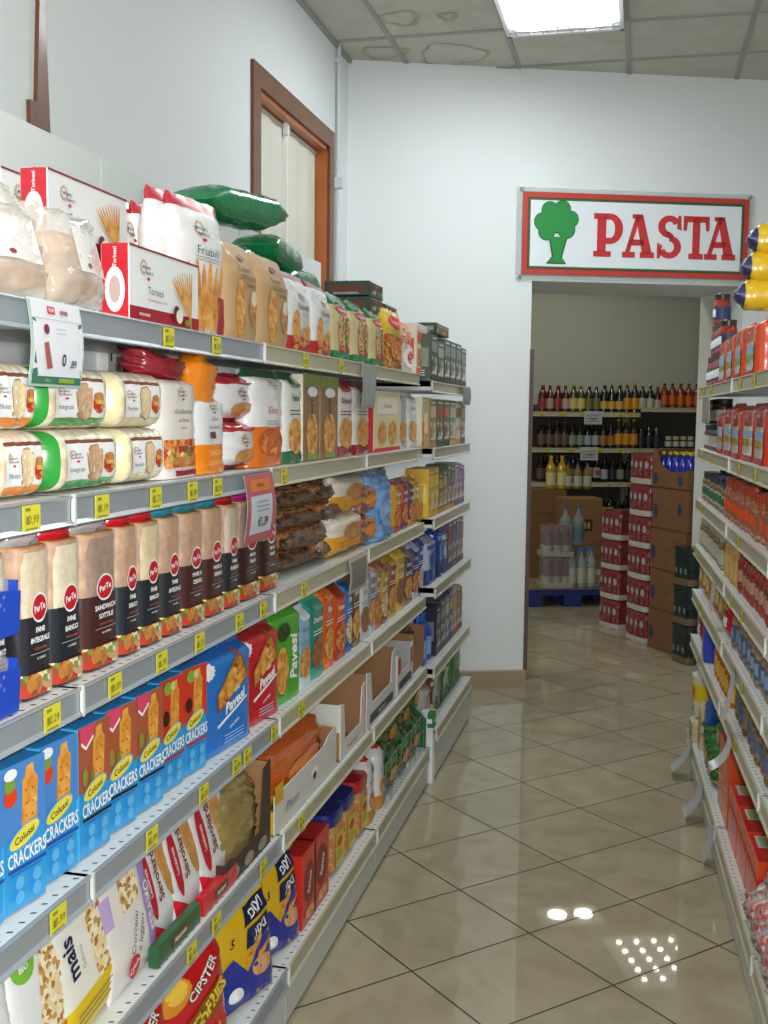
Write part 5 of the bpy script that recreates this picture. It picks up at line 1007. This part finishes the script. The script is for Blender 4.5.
# base tray
ORC = mat('#e0481a', .32, .3)
mk_orc = lambda: carton('orange_egg_pasta_carton', .2, .16, .17, ORC, ORC, mat('#d8381c', .35, .3), lambda D: (D.r(0, .62, 1, .72, mat('#c81c3c')), D.t('Emiliane', .3, .3, .11, WHT, .02, rot=pi/2, maxw=.3), D.r(.14, .1, .16, .5, WHT)), lambda D: (D.r(.1, .1, .9, .5, mat('#d8602c')), D.r(0, .62, 1, .72, mat('#c81c3c'))), lambda D: (D.r(.05, .1, .5, .8, mat('#d8dcd8')), D.r(.1, .15, .45, .4, mat('#b8c890')), D.t('Barilla', .75, .5, .14, WHT, .02, rot=pi/2, maxw=.4), D.r(.5, .02, .95, .1, mat('#c81c2c'))))
for k, (y, off, z, lab) in enumerate(((3.08, .03, RBZ, 'nearest'), (3.295, .03, RBZ, 'second'), (3.08, .21, RBZ, 'rear'), (3.295, .21, RBZ, 'rear second'), (3.51, .03, RBZ, 'third'))):
    at_r('orc', mk_orc, y, 6, off, .16, z=z, label=f'orange pasta carton, {lab} in the group' if 'rear' not in lab else f'orange pasta carton, {lab} in the group', cat='carton')
for k in range(2): at_r('orc2', lambda: carton('orange_tall_carton', .13, .13, .26, mat('#d8561c', .35, .3), mat('#c84a1a', .35), mat('#d8501c'), lambda D: (D.e(.5, .7, .3, .1, mat('#e88a4a')), D.t('Lasagne', .5, .45, .09, WHT, .01, maxw=.7)), None, lambda D: D.r(.6, .2, .9, .8, mat('#d8c8b8'))), 3.72+.14*k, 6, .03, .13, label='tall orange carton behind the hanging clear tag', cat='carton')
CLB = mottle(['#c8c8c8', '#a8a0a0', '#c83a2c', '#dcdcdc', '#8a6a60'], 22, rough=.12, coat=.8)
mk_clb = lambda: soft('clear_sweet_bag', .17, .13, .13, lambda v: CLB, lambda D: D.e(.5, .5, .25, .2, mat('#e4e4e6', .2, .5)), 'pillow', 2.3, .012, seed=3)
for k, (y, off, z) in enumerate(((2.88, .012, RBZ), (2.70, .012, RBZ), (2.52, .012, RBZ), (2.88, .15, RBZ), (2.70, .15, RBZ), (2.52, .15, RBZ), (2.80, .05, .25), (2.62, .05, .25))):
    at_r('clb', mk_clb, y, 6, off, .13, z=z, rx=.2, label='clear crackly bag of red and white sweets', cat='sweet bag')
GP2 = mottle(['#0f5a24', '#1a8a3a', '#0a3a18', '#c8b41c'], 26, rough=.2)
mk_gp2 = lambda: soft('green_pasta_bag', .15, .1, .16, lambda v: GP2, lambda D: D.e(.5, .4, .3, .2, mat('#c8a878')), 'pillow', 2.4, .01, seed=5)
for k, (y, off, z) in enumerate(((4.12, .02, RBZ), (4.26, .02, RBZ), (4.14, .05, .26), (4.40, .03, RBZ), (4.02, .2, .2))): at_r('gp2', mk_gp2, y, 6, off, .1, z=z, label='shiny green pasta bag in the base tray', cat='pasta bag')
def mk_tubw():
    t = empty('white_tub'); w = mat('#cfccb8', .35, .2); mb = MB(); mb.lathe([(.045, 0, w), (.05, .04, w), (.052, .07, mat('#d8c020', .4)), (.0525, .075, mat('#d8c020', .4)), (.0535, .14, w), (.054, .145, w), (.055, .17, w)], 20)
    D = Deco(mb, lambda u, v, o: (.0545*sin((u-.5)*2), -.0545*cos((u-.5)*2)-o, v*.17), .1, .17); D.e(.5, .65, .3, .1, mat('#c85a3c')); D.lines(.2, .8, .48, .56, 2, BLK); mb.build('tub', t)
    mb = MB(); mb.lathe([(.058, .168, mat('#dcdcd0', .3)), (.058, .18, mat('#dcdcd0', .3)), (.05, .183, WHT)], 20); mb.build('lid', t); return t
at_r('tubw', mk_tubw, 4.685, 6, .0, .11, z=.2475, label='white lidded tub with yellow label', cat='tub')
at_r('bluep', lambda: soft('blue_film_pack', .09, .06, .22, lambda v: mat('#1c5ab8', .25, .4), lambda D: D.r(.2, .3, .8, .4, WHT), 'pillow', 2.6, .004), 4.50, 6, .03, .06, z=.20, ry=.5, label='slanting blue film pack beside the white tub', cat='snack pack')
at_r('creamp', lambda: soft('cream_flour_pack', .1, .08, .2, lambda v: mat('#c8b890', .6), lambda D: (D.r(.1, .5, .9, .7, mat('#b8a050')), D.e(.5, .3, .3, .15, mat('#a88a60'))), 'brick', 4, .003), 4.57, 6, .02, .08, label='cream paper pack beside the white tub', cat='flour pack')
at_r('creamp', None, 4.685, 6, .005, .08, sc=(1.1, 1.25, .5), label='low cream paper pack carrying the white tub', cat='flour pack')
for k in range(2): at_r('slimb', lambda: bottle_t('slim_bottle', .017, .19, mat('#3a7a3c', .2, .4), mat('#c8b8a0', .4), mat('#b84a30', .4), .8), 4.80, 6, .012+.05*k, .034, label='slim green bottle behind the tub, %s' % ('outer' if k == 0 else 'inner'), cat='bottle')

# ================================================================== HANGING TAGS
# green framed price board hanging from the top rail
def hang(nm, x, px0, px1, z0, z1, art, label, cat='price board', bend=.006, back=None, edge='#2d6b50', sgn=1, tilt=0):
    a, b = Yl(px0, x, (z0+z1)/2), Yl(px1, x, (z0+z1)/2); w, h = b-a, z1-z0; mb = MB(); n = 10; t = empty(nm)
    def fn(u, v, o): return (x+bend*sin(pi*v)*1.0+tilt*(1-v)+o+.001, a+u*w+.004*sin(3*v), z0+v*h)
    vs = [fn(i, j/n, 0) for j in range(n+1) for i in (0, 1)]+[(q[0]-.0012, q[1], q[2]) for q in (fn(i, j/n, 0) for j in range(n+1) for i in (0, 1))]
    fs = [(2*j, 2*j+1, 2*j+3, 2*j+2) for j in range(n)]; m_ = 2*(n+1); fs += [(m_+2*j+2, m_+2*j+3, m_+2*j+1, m_+2*j) for j in range(n)]; fs += [(0, m_, m_+1, 1), (2*n, 2*n+1, m_+2*n+1, m_+2*n)]+[(2*j+i, 2*j+2+i, m_+2*j+2+i, m_+2*j+i) for j in range(n) for i in (0, 1)]
    mb.add(vs, fs, back or mat('#8fa39b', .3, .3), True); mb.build('holder', t)
    mb = MB(); art(Deco(mb, fn, w, h)); mb.build('price_card', t); tag(t, label, cat); return t
def a1(D):
    D.r(.04, .04, .97, .99, mat('#dcdfe6', .4)); g_ = mat('#3c7660', .4)
    D.p([(.04, .78), (.1, .76), (.07, .4), (.15, .13), (.04, .1)], g_); D.p([(.97, .78), (.9, .76), (.88, .5), (.95, .13), (.97, .1)], g_); D.r(.04, .03, .97, .12, g_); D.r(.04, .775, .97, .785, mat('#aab4b4'))
    D.r(.32, .84, .46, .93, mat('#c83a4a')); D.t('TOP', .39, .885, .06, WHT, .02); D.r(.55, .85, .7, .9, mat('#a0707a')); D.e(.26, .66, .05, .06, mat('#7a2c48')); D.p([(.2, .5), (.28, .52), (.38, .22), (.28, .2)], mat('#a05a54')); D.t('0', .58, .32, .2, mat('#34304c'), .03); D.t(',89', .76, .27, .13, mat('#34304c'), .02); D.lines(.42, .62, .6, .7, 2, mat('#b8bcd0')); D.t('Offerta', .3, .075, .05, mat('#9ab87a'), .01); D.r(.5, .05, .8, .1, mat('#8aa83a'))
hang('price_board', -.848, 26, 79, 1.535, 1.66, a1, 'green bordered price board reading 0,89 hanging from the top left rail', bend=.005)
def a2(D): D.r(.0, .0, 1, 1, mat('#b8626c', .4)); D.r(.12, .12, .88, .68, mat('#c8ccd6', .4)); D.r(.15, .74, .85, .92, mat('#d87a3c')); D.t('OFFERTA', .5, .83, .08, mat('#7a2c1c'), .02, maxw=.6); D.t('€1,39', .55, .28, .18, mat('#2c2c38'), .03, maxw=.7); D.lines(.3, .75, .42, .62, 3, GREY)
hang('price_board', -.832, 243, 271, 1.215, 1.366, a2, 'pink and orange price board reading 1,39 hanging from the second left rail', bend=.008)
pale = mat('#8a8680', .35, .2)
hang('price_board', -.83, 348, 366, .965, 1.07, lambda D: D.r(.1, .1, .9, .9, mat('#7c7672', .4)), 'dull grey price board hanging from the third left rail', bend=.005, back=pale)
hang('price_board', -.855, 361, 374, 1.52, 1.66, lambda D: D.r(.1, .05, .9, .95, mat('#9aa0a0', .4)), 'pale grey price board hanging from the top left rail at its far half', bend=.005, back=pale)
hang('price_board', -.812, 462, 470, 1.55, 1.635, lambda D: D.r(.1, .05, .9, .95, mat('#8a8e8a', .4)), 'grey price board at the outer end of the far left unit', bend=.004, back=pale)
# bent clear tags on the right rails
def strip(y, z, wdt, ln, curl, label, off=-.006, dirn=-1, yl=0):
    mb = MB(); n = 14; m = mat('#b8bcc0', .3, .2, 0, .6); vs = []
    for q in (0, .0015):
        for j in range(n+1):
            v = j/n; a = curl*v; dx = ln*(1-cos(a))/max(curl, .01); dz = -ln*sin(a)/max(curl, .01)
            for i in (0, 1): vs.append((off+dirn*dx-q, y+(i-.5)*wdt+yl*v, z+dz))
    m_ = 2*(n+1); fs = [(2*j, 2*j+1, 2*j+3, 2*j+2) for j in range(n)]+[(m_+2*j+2, m_+2*j+3, m_+2*j+1, m_+2*j) for j in range(n)]+[(2*j+i, 2*j+2+i, m_+2*j+2+i, m_+2*j+i) for j in range(n) for i in (0, 1)]+[(0, 1, m_+1, m_), (2*n, m_+2*n, m_+2*n+1, 2*n+1)]
    mb.add(vs, fs, m, True); o = mb.build('hanging_tag'); o.matrix_basis = RR; tag(o, label, 'hanging tag', None); return o
strip(3.34, RLV[4]-.01, .08, .15, .35, 'clear hanging tag in front of the bottles on the right run')
strip(3.36, RLV[5]-.02, .085, .11, 1.3, 'pale curled tag over the tall orange cartons', yl=-.05)
strip(4.62, .17, .1, .16, 1.0, 'clear curled tag on the farthest base rail')
strip(4.12, .15, .11, .14, .9, 'crumpled clear tag near the floor under the green bags')
strip(3.72, .145, .1, .13, .45, 'long clear tag hanging to the floor by the orange cartons')
strip(3.95, RLV[3]-.02, .09, .11, .2, 'small dark tag hanging below the fourth right rail')
hang('price_board', -.0, 700, 706, 1, 1.01, lambda D: None, 'x') if False else None
at = RR @ Vector((-.007, 4.55, 1.60))
mb = MB(); mb.box((-.008, 4.35, 1.48), (-.006, 4.62, 1.58), mat('#a0a49c', .3, .4)); o = mb.build('hanging_tag'); o.matrix_basis = RR; tag(o, 'grey white tag hanging below the top right rail', 'hanging tag')

# ================================================================== THE ROOM BEHIND
def colW(s, t, z): P = RW @ Vector((s, t, z)); return colx(P.x, P.y, P.z)
def sW(px, t, z=1.):
    lo, hi = -1.5, 4.5
    for _ in range(40):
        mid = (lo+hi)/2
        if colW(mid, t, z) < px: lo = mid
        else: hi = mid
    return mid
FR = 'in the far room'
def inW(key, mk, s, t, z, rz=0, sc=(1, 1, 1), **kw): P = RW @ Vector((s, t, z+.0015)); kw.setdefault('zone', FR); return inst(key, mk, P, radians(20)+rz, sc, order=s, **kw)
TF = 4.7; FLV = [1.545, 1.19, .85, .455, .105]
GW = RW @ Matrix.Translation((0, TF, 0)) @ Matrix.Rotation(-pi/2, 4, 'Z')
PANEL = mat('#5a544a', .7); MET = mat('#b9b6a6', .45); RAIL2 = mat('#c0bda4', .45)  # far units: shade inside the shelves is put into the dark panel colour
tkf = [[1.4, 1.6, 1.8, 1.95, 2.2, 2.3], [1.45, 1.7, 2.0, 2.2], [1.9, 2.1, 2.3], [2.1, 2.25], []]
for a, b, lv, ll in ((.75, 2.40, FLV[:4], 'long bottle shelving unit facing the doorway in the far room'), (2.405, 3.6, [1.60, 1.19, .85, .455], 'bottle shelving unit at the right of the far room, upper shelf set higher')):
    g = gondola('shelving_unit', a, b, ll, lv, [0]*4, FLV[4], 0, -.45, 1.62, RAIL2, tkf, 0); g.matrix_basis = GW
for px, z in ((593, 1.545), (589, 1.19)):
    s = sW(px, TF, z); mb = MB(); mb.box((s-.09, TF-.012, z-.12), (s+.09, TF-.009, z+.01), mat('#c8ccd0', .4)); D = Deco(mb, lambda u, v, o: (s-.09+u*.18, TF-.012-o, z-.12+v*.13), .18, .13); D.lines(.1, .9, .1, .8, 3, GREY); D.t('2,49', .5, .4, .3, mat('#4a4c58'))
    o = mb.build('price_board'); o.matrix_basis = RW; tag(o, 'white price card on the %s rail of the far bottle shelves' % ('top' if z > 1.3 else 'second'), 'price board')
BT = {}
def bt(nm, r, h, gl, lb, cp, neck=.62, lv=(.12, .5), lab2=None): BT[nm] = (r, lambda: bottle_t('bottle', r, h, mat(gl, .12, .5), mat(lb, .45), mat(cp, .4), neck, None, lv, mat(lab2) if lab2 else None))
bt('red', .04, .26, '#5a1418', '#a83a3a', '#a82a2a'); bt('redw', .04, .26, '#4a1014', '#b8a8a0', '#8a2022'); bt('yel', .042, .27, '#4a4420', '#d8cc7a', '#b8a83a'); bt('green', .042, .27, '#2a3420', '#7a7a4a', '#b8b8b0'); bt('dyel', .042, .29, '#14120c', '#d8b04a', '#b0b0a0', .6, (.12, .38), None)
bt('gold', .042, .29, '#3a2410', '#d8981c', '#c8a02c'); bt('dkg', .04, .29, '#1a2a18', '#b8c4a8', '#c8ccc8'); bt('org', .04, .24, '#8a3a10', '#d86a1c', '#2a2a2a', .66); bt('dkw', .04, .25, '#0c0c10', '#a8b0c0', '#2a1a1a'); bt('dkgr', .04, .25, '#14180c', '#8a9a7a', '#1c1c1c'); bt('dko', .04, .25, '#14100c', '#b0742c', '#2c1a10'); bt('dkb', .04, .25, '#10100c', '#2c3034', '#181818'); bt('maroon', .042, .27, '#2a0c14', '#6a5a54', '#6a1420'); bt('wine', .04, .29, '#0c0c0c', '#b0b4b8', '#2c1014', .55, (.15, .5), '#a83a3a'); bt('winey', .04, .29, '#10180c', '#b8b42c', '#1c1c18', .55); bt('wineo', .04, .29, '#0c0c0a', '#c8861c', '#1c1c18', .55); bt('oil', .045, .3, '#c8a01c', '#e0d49a', '#d8b81c')
def brow(z, s0, names, zone, pitch=.094, dark=True):
    for k, nm in enumerate(names):
        s = s0+pitch*k; desc = {'red': 'red bottle with red cap', 'redw': 'red bottle with pale label', 'yel': 'bottle with large cream yellow label', 'green': 'olive bottle with drab label', 'dyel': 'black bottle with small gold label', 'gold': 'brown bottle with golden label', 'dkg': 'green bottle with pale green label', 'org': 'orange labelled bottle', 'dkw': 'dark bottle with blue white label', 'dkgr': 'dark bottle with grey green label', 'dko': 'dark bottle with tan orange label', 'dkb': 'plain dark bottle', 'maroon': 'maroon bottle', 'wine': 'wine bottle with white and red label', 'winey': 'wine bottle with yellow label', 'wineo': 'wine bottle with orange label', 'oil': 'golden oil bottle'}[nm]
        inW('B'+nm, BT[nm][1], s, TF+.055, z, label=desc, zone=zone, cat='bottle')
        if k % 2 == 0: inW('B'+nm, BT[nm][1], s+.04, TF+.15, z, label='back row '+desc, zone=zone, cat='bottle')
s0 = sW(542, TF+.05, 1.6)
brow(FLV[0], s0, ['red', 'redw', 'red', 'redw', 'yel', 'yel', 'green', 'green', 'dyel', 'dyel', 'dyel', 'gold', 'gold', 'dkg', 'dkg', 'redw'][:13+3], 'on far room top shelf', .079)
brow(1.60, sW(664, TF+.05, 1.6), ['org']*5, 'on far room raised shelf', .085)
brow(FLV[1], s0, ['maroon', 'maroon', 'maroon', 'maroon', 'dkgr', 'dkgr', 'dkw', 'dkw', 'dko', 'dko', 'gold', 'gold', 'gold', 'dkb', 'dkb', 'dkb'][:16], 'on far room second shelf', .079)
brow(FLV[2], s0, ['maroon']*5+['dkb', 'wine', 'wine', 'dkw', 'dkb', 'dkgr', 'dkb', 'wine', 'dkb', 'dkb'], 'on far room third shelf', .082)
brow(FLV[3], sW(594, TF+.05, .5), ['dkb', 'winey', 'winey', 'dkgr', 'dkb', 'dkb', 'dkb'], 'on far room fourth shelf', .082)
brow(FLV[4], sW(594, TF+.05, .15), ['dkb', 'wineo', 'wineo', 'wineo', 'dkb', 'dkb'], 'on far room bottom shelf', .082)
mk_pl = lambda: jar_t('pale_lid_jar', .035, .12, mat('#1c2440', .3), mat('#c8c09a', .5), mat('#c8c8c8'), None, lidh=.3)
for k in range(4): inW('pl', mk_pl, sW(674, TF-.1, 1.3)+.078*k, TF+.045, 1.192, label='jar with a cream lid and dark body', zone='on far room second shelf', cat='jar')
# brown cartons by the doorway, angled
BRN = mat('#7a5434', .75, var=.15); FLW = mat('#2a3658', .6)
def mk_bc():
    def art(D): D.e(.1, .4, .07, .2, FLW, n=18, jag=.2); D.t('acqua', .5, .45, .1, mat('#6a4428'), .0, maxw=.3); D.r(0, .97, 1, 1, mat('#6a4428')); D.e(.78, .5, .06, .16, FLW, n=18, jag=.2)
    return carton('brown_carton', .40, .30, .262, BRN, BRN, BRN, art, lambda D: D.e(.5, .5, .12, .2, FLW, n=18, jag=.2))
ang = -pi/2+radians(11.7)
dx, dy = sin(radians(78.3)), cos(radians(78.3))
def stk(t, back=.15): s = 1.262-(t-.47)*.207; return s+dx*back, t+dy*back
bs, bt_ = stk(.80)
for k, nm in enumerate(('lowest', 'second', 'third', 'fourth')): inW('bc', mk_bc, bs+.004*(k % 2), bt_+.003*(k % 3), .264*k, ang, label=f'brown carton with blue badges by the doorway, {nm} in the stack', cat='carton')
def mk_bo():
    t = empty('open_brown_carton'); mb = MB(); w, d, h, k = .40, .30, .24, .004
    pr = [(-w/2, 0), (w/2, 0), (w/2, h*.5), (w/2-.04, h*.45), (.0, h*.42), (-w/2+.1, h*.6), (-w/2+.05, h), (-w/2, h)]
    mb.prism(pr, -d/2-k, -d/2, BRN, 'y'); mb.prism([(-w/2, 0), (w/2, 0), (w/2, h), (-w/2, h)], d/2-k, d/2, BRN, 'y')
    for sx in (-1, 1): x = sx*w/2; mb.box((min(x, x-sx*k), -d/2, 0), (max(x, x-sx*k), d/2, h if sx < 0 else h*.5), BRN)
    mb.box((-w/2, -d/2, 0), (w/2, d/2, k), BRN); D = Deco(mb, lambda u, v, o: ((u-.5)*w, -d/2-k-o, v*h), w, h); D.e(.1, .22, .07, .18, FLW, n=18, jag=.2); D.e(.8, .2, .07, .16, FLW, n=18, jag=.2); mb.build('carton_body', t); return t
inW('bo', mk_bo, bs, bt_, .264*4, ang, label='open brown carton topmost by the doorway, cut away in front', cat='carton')
bt('bl', .034, .22, '#1428a0', '#1830b0', '#d8c01c', .62)
for i in range(5):
    for j in range(3): 
        u = (-.155+.076*i, -.1+.085*j); c_, s_ = cos(ang), sin(ang)
        inW('Bbl', BT['bl'][1], bs+u[0]*c_-u[1]*s_, bt_+u[0]*s_+u[1]*c_, .264*4+.006, ang, label='blue bottle with yellow cap, carton row %s' % ('nearest', 'middle', 'rear')[j], cat='bottle')
SHR = mottle(['#5a1418', '#7a1c20', '#8a3038', '#6a2428', '#a87070'], 34, rough=.12, coat=.8)
def mk_sp():
    t = empty('shrink_wrapped_pack'); 
    soft('wrapped_bottles', .26, .2, .205, lambda v: SHR if v > .18 else mat('#b8b0a8', .5), lambda D: [(D.e(.14+.24*k, .62, .07, .12, mat('#a8a0a4')), D.r(.08+.24*k, .25, .2+.24*k, .42, mat('#8a3a3a')), D.e(.16+.24*k, .32, .03, .05, mat('#4a6a98'))) for k in range(4)], 'x', 6, .004, seed=4, parent=t); return t
ss, st = stk(1.16, .1)
for k, nm in enumerate(('lowest', 'second', 'third', 'fourth', 'fifth', 'topmost')): inW('sp', mk_sp, ss, st, .212*k, ang, label=f'red shrink wrapped bottle pack beside brown cartons, {nm}', cat='bottle pack')
ss, st = stk(1.62, .16)
for k, nm in enumerate(('lowest', 'second', 'third', 'fourth')): inW('spB', mk_sp, ss, st, .212*k, ang+.1, (.9, 1, 1), label=f'dull red pack in the shorter stack behind, {nm}', cat='bottle pack')
mk_db = lambda: (lambda t: (soft('wrapped_bottles', .17, .08, .235, lambda v: mottle(['#0c0e12', '#141c24', '#183430', '#121316', '#203c50'], 18, rough=.15) if v > .2 else mat('#6a5a48', .5), lambda D: [D.r(.12+.3*k, .3, .26+.3*k, .45, mat('#707878')) for k in range(3)], 'x', 6, .003, seed=2, parent=t), t)[1])(empty('dark_bottle_pack'))
for k, nm in enumerate(('lowest', 'middle', 'topmost')): inW('dbk', mk_db, 1.212, .52, .24*k, ang, label=f'dark bottle pack squeezed against the doorway jamb, {nm}', cat='bottle pack')
# blue pallet with goods
def mk_pal():
    t = empty('pallet'); b = mat('#1c2c78', .55); mb = MB(); w, d = .78, .62
    for k in range(7): mb.box((-w/2+k*w/7+.004, -d/2, .115), (-w/2+(k+1)*w/7-.004, d/2, .135), b)
    for y in (-d/2, -.04, d/2-.08): mb.box((-w/2, y, .09), (w/2, y+.08, .115), b)
    mb.build('deck', t)
    for x in (-w/2, -.07, w/2-.14):
        for y in (-d/2, -.05, d/2-.1): mb = MB(); mb.box((x, y, 0), (x+.14, y+.1, .09), b); mb.build('block', t)
    return t
ps = (sW(541, 2.42, .1)+sW(606, 2.6, .1))/2-.02; PT = 2.78
inW('pal', mk_pal, ps, PT, 0, label='blue plastic pallet standing on the tiles', cat='pallet')
mb = MB(); mb.box((-.38, -.3, 0), (.38, .3, .004), mat('#8a7458', .8)); o = mb.build('cardboard_sheet'); o.matrix_basis = RW @ Matrix.Translation((ps, PT, .137)); tag(o, 'brown cardboard sheet lying on the blue pallet', 'cardboard sheet')
JU = mottle(['#4a1424', '#6a1c2c', '#2c4a24', '#b8b0b0'], 24, rough=.12, coat=.8)
def mk_jp():
    t = empty('juice_pack')
    for i in range(3):
        for j in range(2): 
            mb = MB(); mb.lathe([(.034, 0, JU), (.036, .02, mat('#9aa08a')), (.036, .09, mat('#4a1424')), (.036, .17, mat('#4a1424')), (.02, .215, mat('#7a1c24')), (.018, .24, mat('#7a1c24'))], 10, c=(-.075+.075*i, -.04+.08*j)); mb.build('bottle', t)
    soft('shrink_film', .245, .18, .245, lambda v: mat('#d8d0d0', .1, .8, 0, .25), None, 'x', 6, .004, seed=4, parent=t)
    mb = MB(); mb.box((-.125, -.092, 0), (.125, .092, .04), mat('#a8a294', .6)); mb.build('cardboard_tray', t); return t
s = sW(555, 2.6, .3)
for k in range(2): inW('jp', mk_jp, s, 2.60, .142+.25*k, label='dark red juice pack on the pallet, %s' % ('upper' if k else 'lower'), cat='bottle pack')
mk_wat = lambda: bottle_t('water_bottle', .042, .31, mat('#b8c4c8', .1, .8, 0, .5), mat('#c8c4b8', .4, 0, 0, .8), mat('#3a78b8', .4), .6)
for i in range(3):
    for j in range(2): inW('wat', mk_wat, sW(572, 2.55, .3)+.09*i*.9, 2.56+.09*j, .142, label='clear bottle on the pallet, %s row' % ('front' if j == 0 else 'rear'), cat='bottle')
for i in range(2): inW('wat2', lambda: bottle_t('water_bottle', .05, .33, mat('#aab8c0', .1, .8, 0, .45), mat('#6a8a9a', .4, 0, 0, .8), mat('#2a6ab8', .4), .6), sW(565, 2.8, .5)+.11*i, 2.80, .45, label='large clear bottle with blue cap above the pallet goods', cat='bottle')
inW('crs', lambda: carton('support_crate', .26, .2, .3, mat('#8a6a48', .8), None, None, lambda D: D.r(.1, .3, .9, .6, mat('#6a5030'))), sW(568, 2.8, .3)+.04, 2.85, .142, label='brown carton under the large blue capped bottles', cat='carton')
def mk_bx2(): return carton('bottle_carton', .34, .28, .40, mat('#94704a', .8, var=.1), None, None, lambda D: (D.r(.3, .3, .75, .55, mat('#3a3020')), [D.e(.36+.1*k, .42, .04, .08, mat('#b8a040')) for k in range(4)]))
sb = sW(580, 3.3, .7)
for k in range(2): inW('bx2', mk_bx2, sb, 3.35, .0+.402*k, label='brown bottle carton with a window, %s of two' % ('upper' if k else 'lower'), cat='carton')
s3 = sW(552, 3.55, .8)
for k in range(2): inW('bx3', lambda: carton('plain_carton', .5, .35, .42, mat('#8a6440', .8, var=.1), None, None, lambda D: D.r(0, .48, 1, .52, mat('#7a5836'))), s3-.08, 3.85, .422*k, label='plain brown carton carrying the golden bottles, %s' % ('upper' if k else 'lower'), cat='carton')
for k in range(2): inW('Boil', BT['oil'][1], sW(551, 3.75, 1.0)+.1*k, 3.75, .846, label='golden oil bottle on the plain brown carton', zone=FR, cat='bottle')
bt('blc', .04, .24, '#8a7a3a', '#c8c4b0', '#1c3c9a', .6)
for k in range(3): inW('Bblc', BT['blc'][1], sW(568, 3.75, 1.0)+.09*k, 3.75, .846, label='bottle with dark blue cap on a carton', zone=FR, cat='bottle')
def mk_bsk():
    t = empty('pack_of_bottles')
    soft('mixed_pack', .2, .16, .2, lambda v: mottle(['#7a3a24', '#a8884a', '#3a4a24', '#b8b0a8', '#5a1c1c'], 30, rough=.15), lambda D: (D.r(.1, .5, .9, .72, mat('#b8bcb8')),), 'x', 5, .005, seed=3, parent=t); return t
inW('bsk', mk_bsk, sW(595, 2.6, .3), 2.62, .142, label='mixed bottle pack with white band at the pallet corner', cat='bottle pack')

# ================================================================== LIGHT
def area(name, loc, rot, size, e, col, sy=None):
    l = bpy.data.lights.new(name, 'AREA'); l.energy = e; l.color = col; l.size = size
    if sy: l.shape = 'RECTANGLE'; l.size_y = sy
    o = bpy.data.objects.new(name, l); COL.objects.link(o); o.location = loc; o.rotation_euler = rot; return o
area('shop_window_daylight', (.9, -3.95, 1.6), (radians(90), 0, 0), 3.4, 42, (.90, .95, 1), 2.)
area('aisle_lamp', (-.407, 1.3, CEIL-.07), (0, 0, 0), .5, 14, (.95, 1, .97), 1.1)
area('aisle_lamp', (2.2, 3.2, CEIL-.07), (0, 0, 0), .5, 16, (.95, 1, .97), 1.1)
area('aisle_lamp', (1.2, -1.8, CEIL-.07), (0, 0, 0), .5, 20, (.95, 1, .97), 1.1)
# the photographer's flash
d = (Vector((-.75, 2.2, 1.2))-Vector((.05, -.02, H+.06)))
area('camera_flash', (.05, -.02, H+.06), d.to_track_quat('-Z', 'Y').to_euler(), .06, 30, (1, .98, .95))
P = RW @ Vector((-.9, 1.6, CEIL-.1)); area('far_room_fill', P, (0, 0, 0), .5, 20, (1, .97, .85))  # added fill light, kept out of view, brightens the far room; no fixture here
w = bpy.data.worlds.new('world'); SC.world = w; w.use_nodes = True; bg = w.node_tree.nodes['Background']; bg.inputs[0].default_value = (.75, .85, 1, 1); bg.inputs[1].default_value = .6
finish_labels()
SC.view_settings.view_transform = 'Standard'; SC.view_settings.look = 'None'; SC.view_settings.exposure = .36; SC.view_settings.gamma = 1; SC.view_settings.use_curve_mapping = False
SC.cycles.transparent_max_bounces = 12
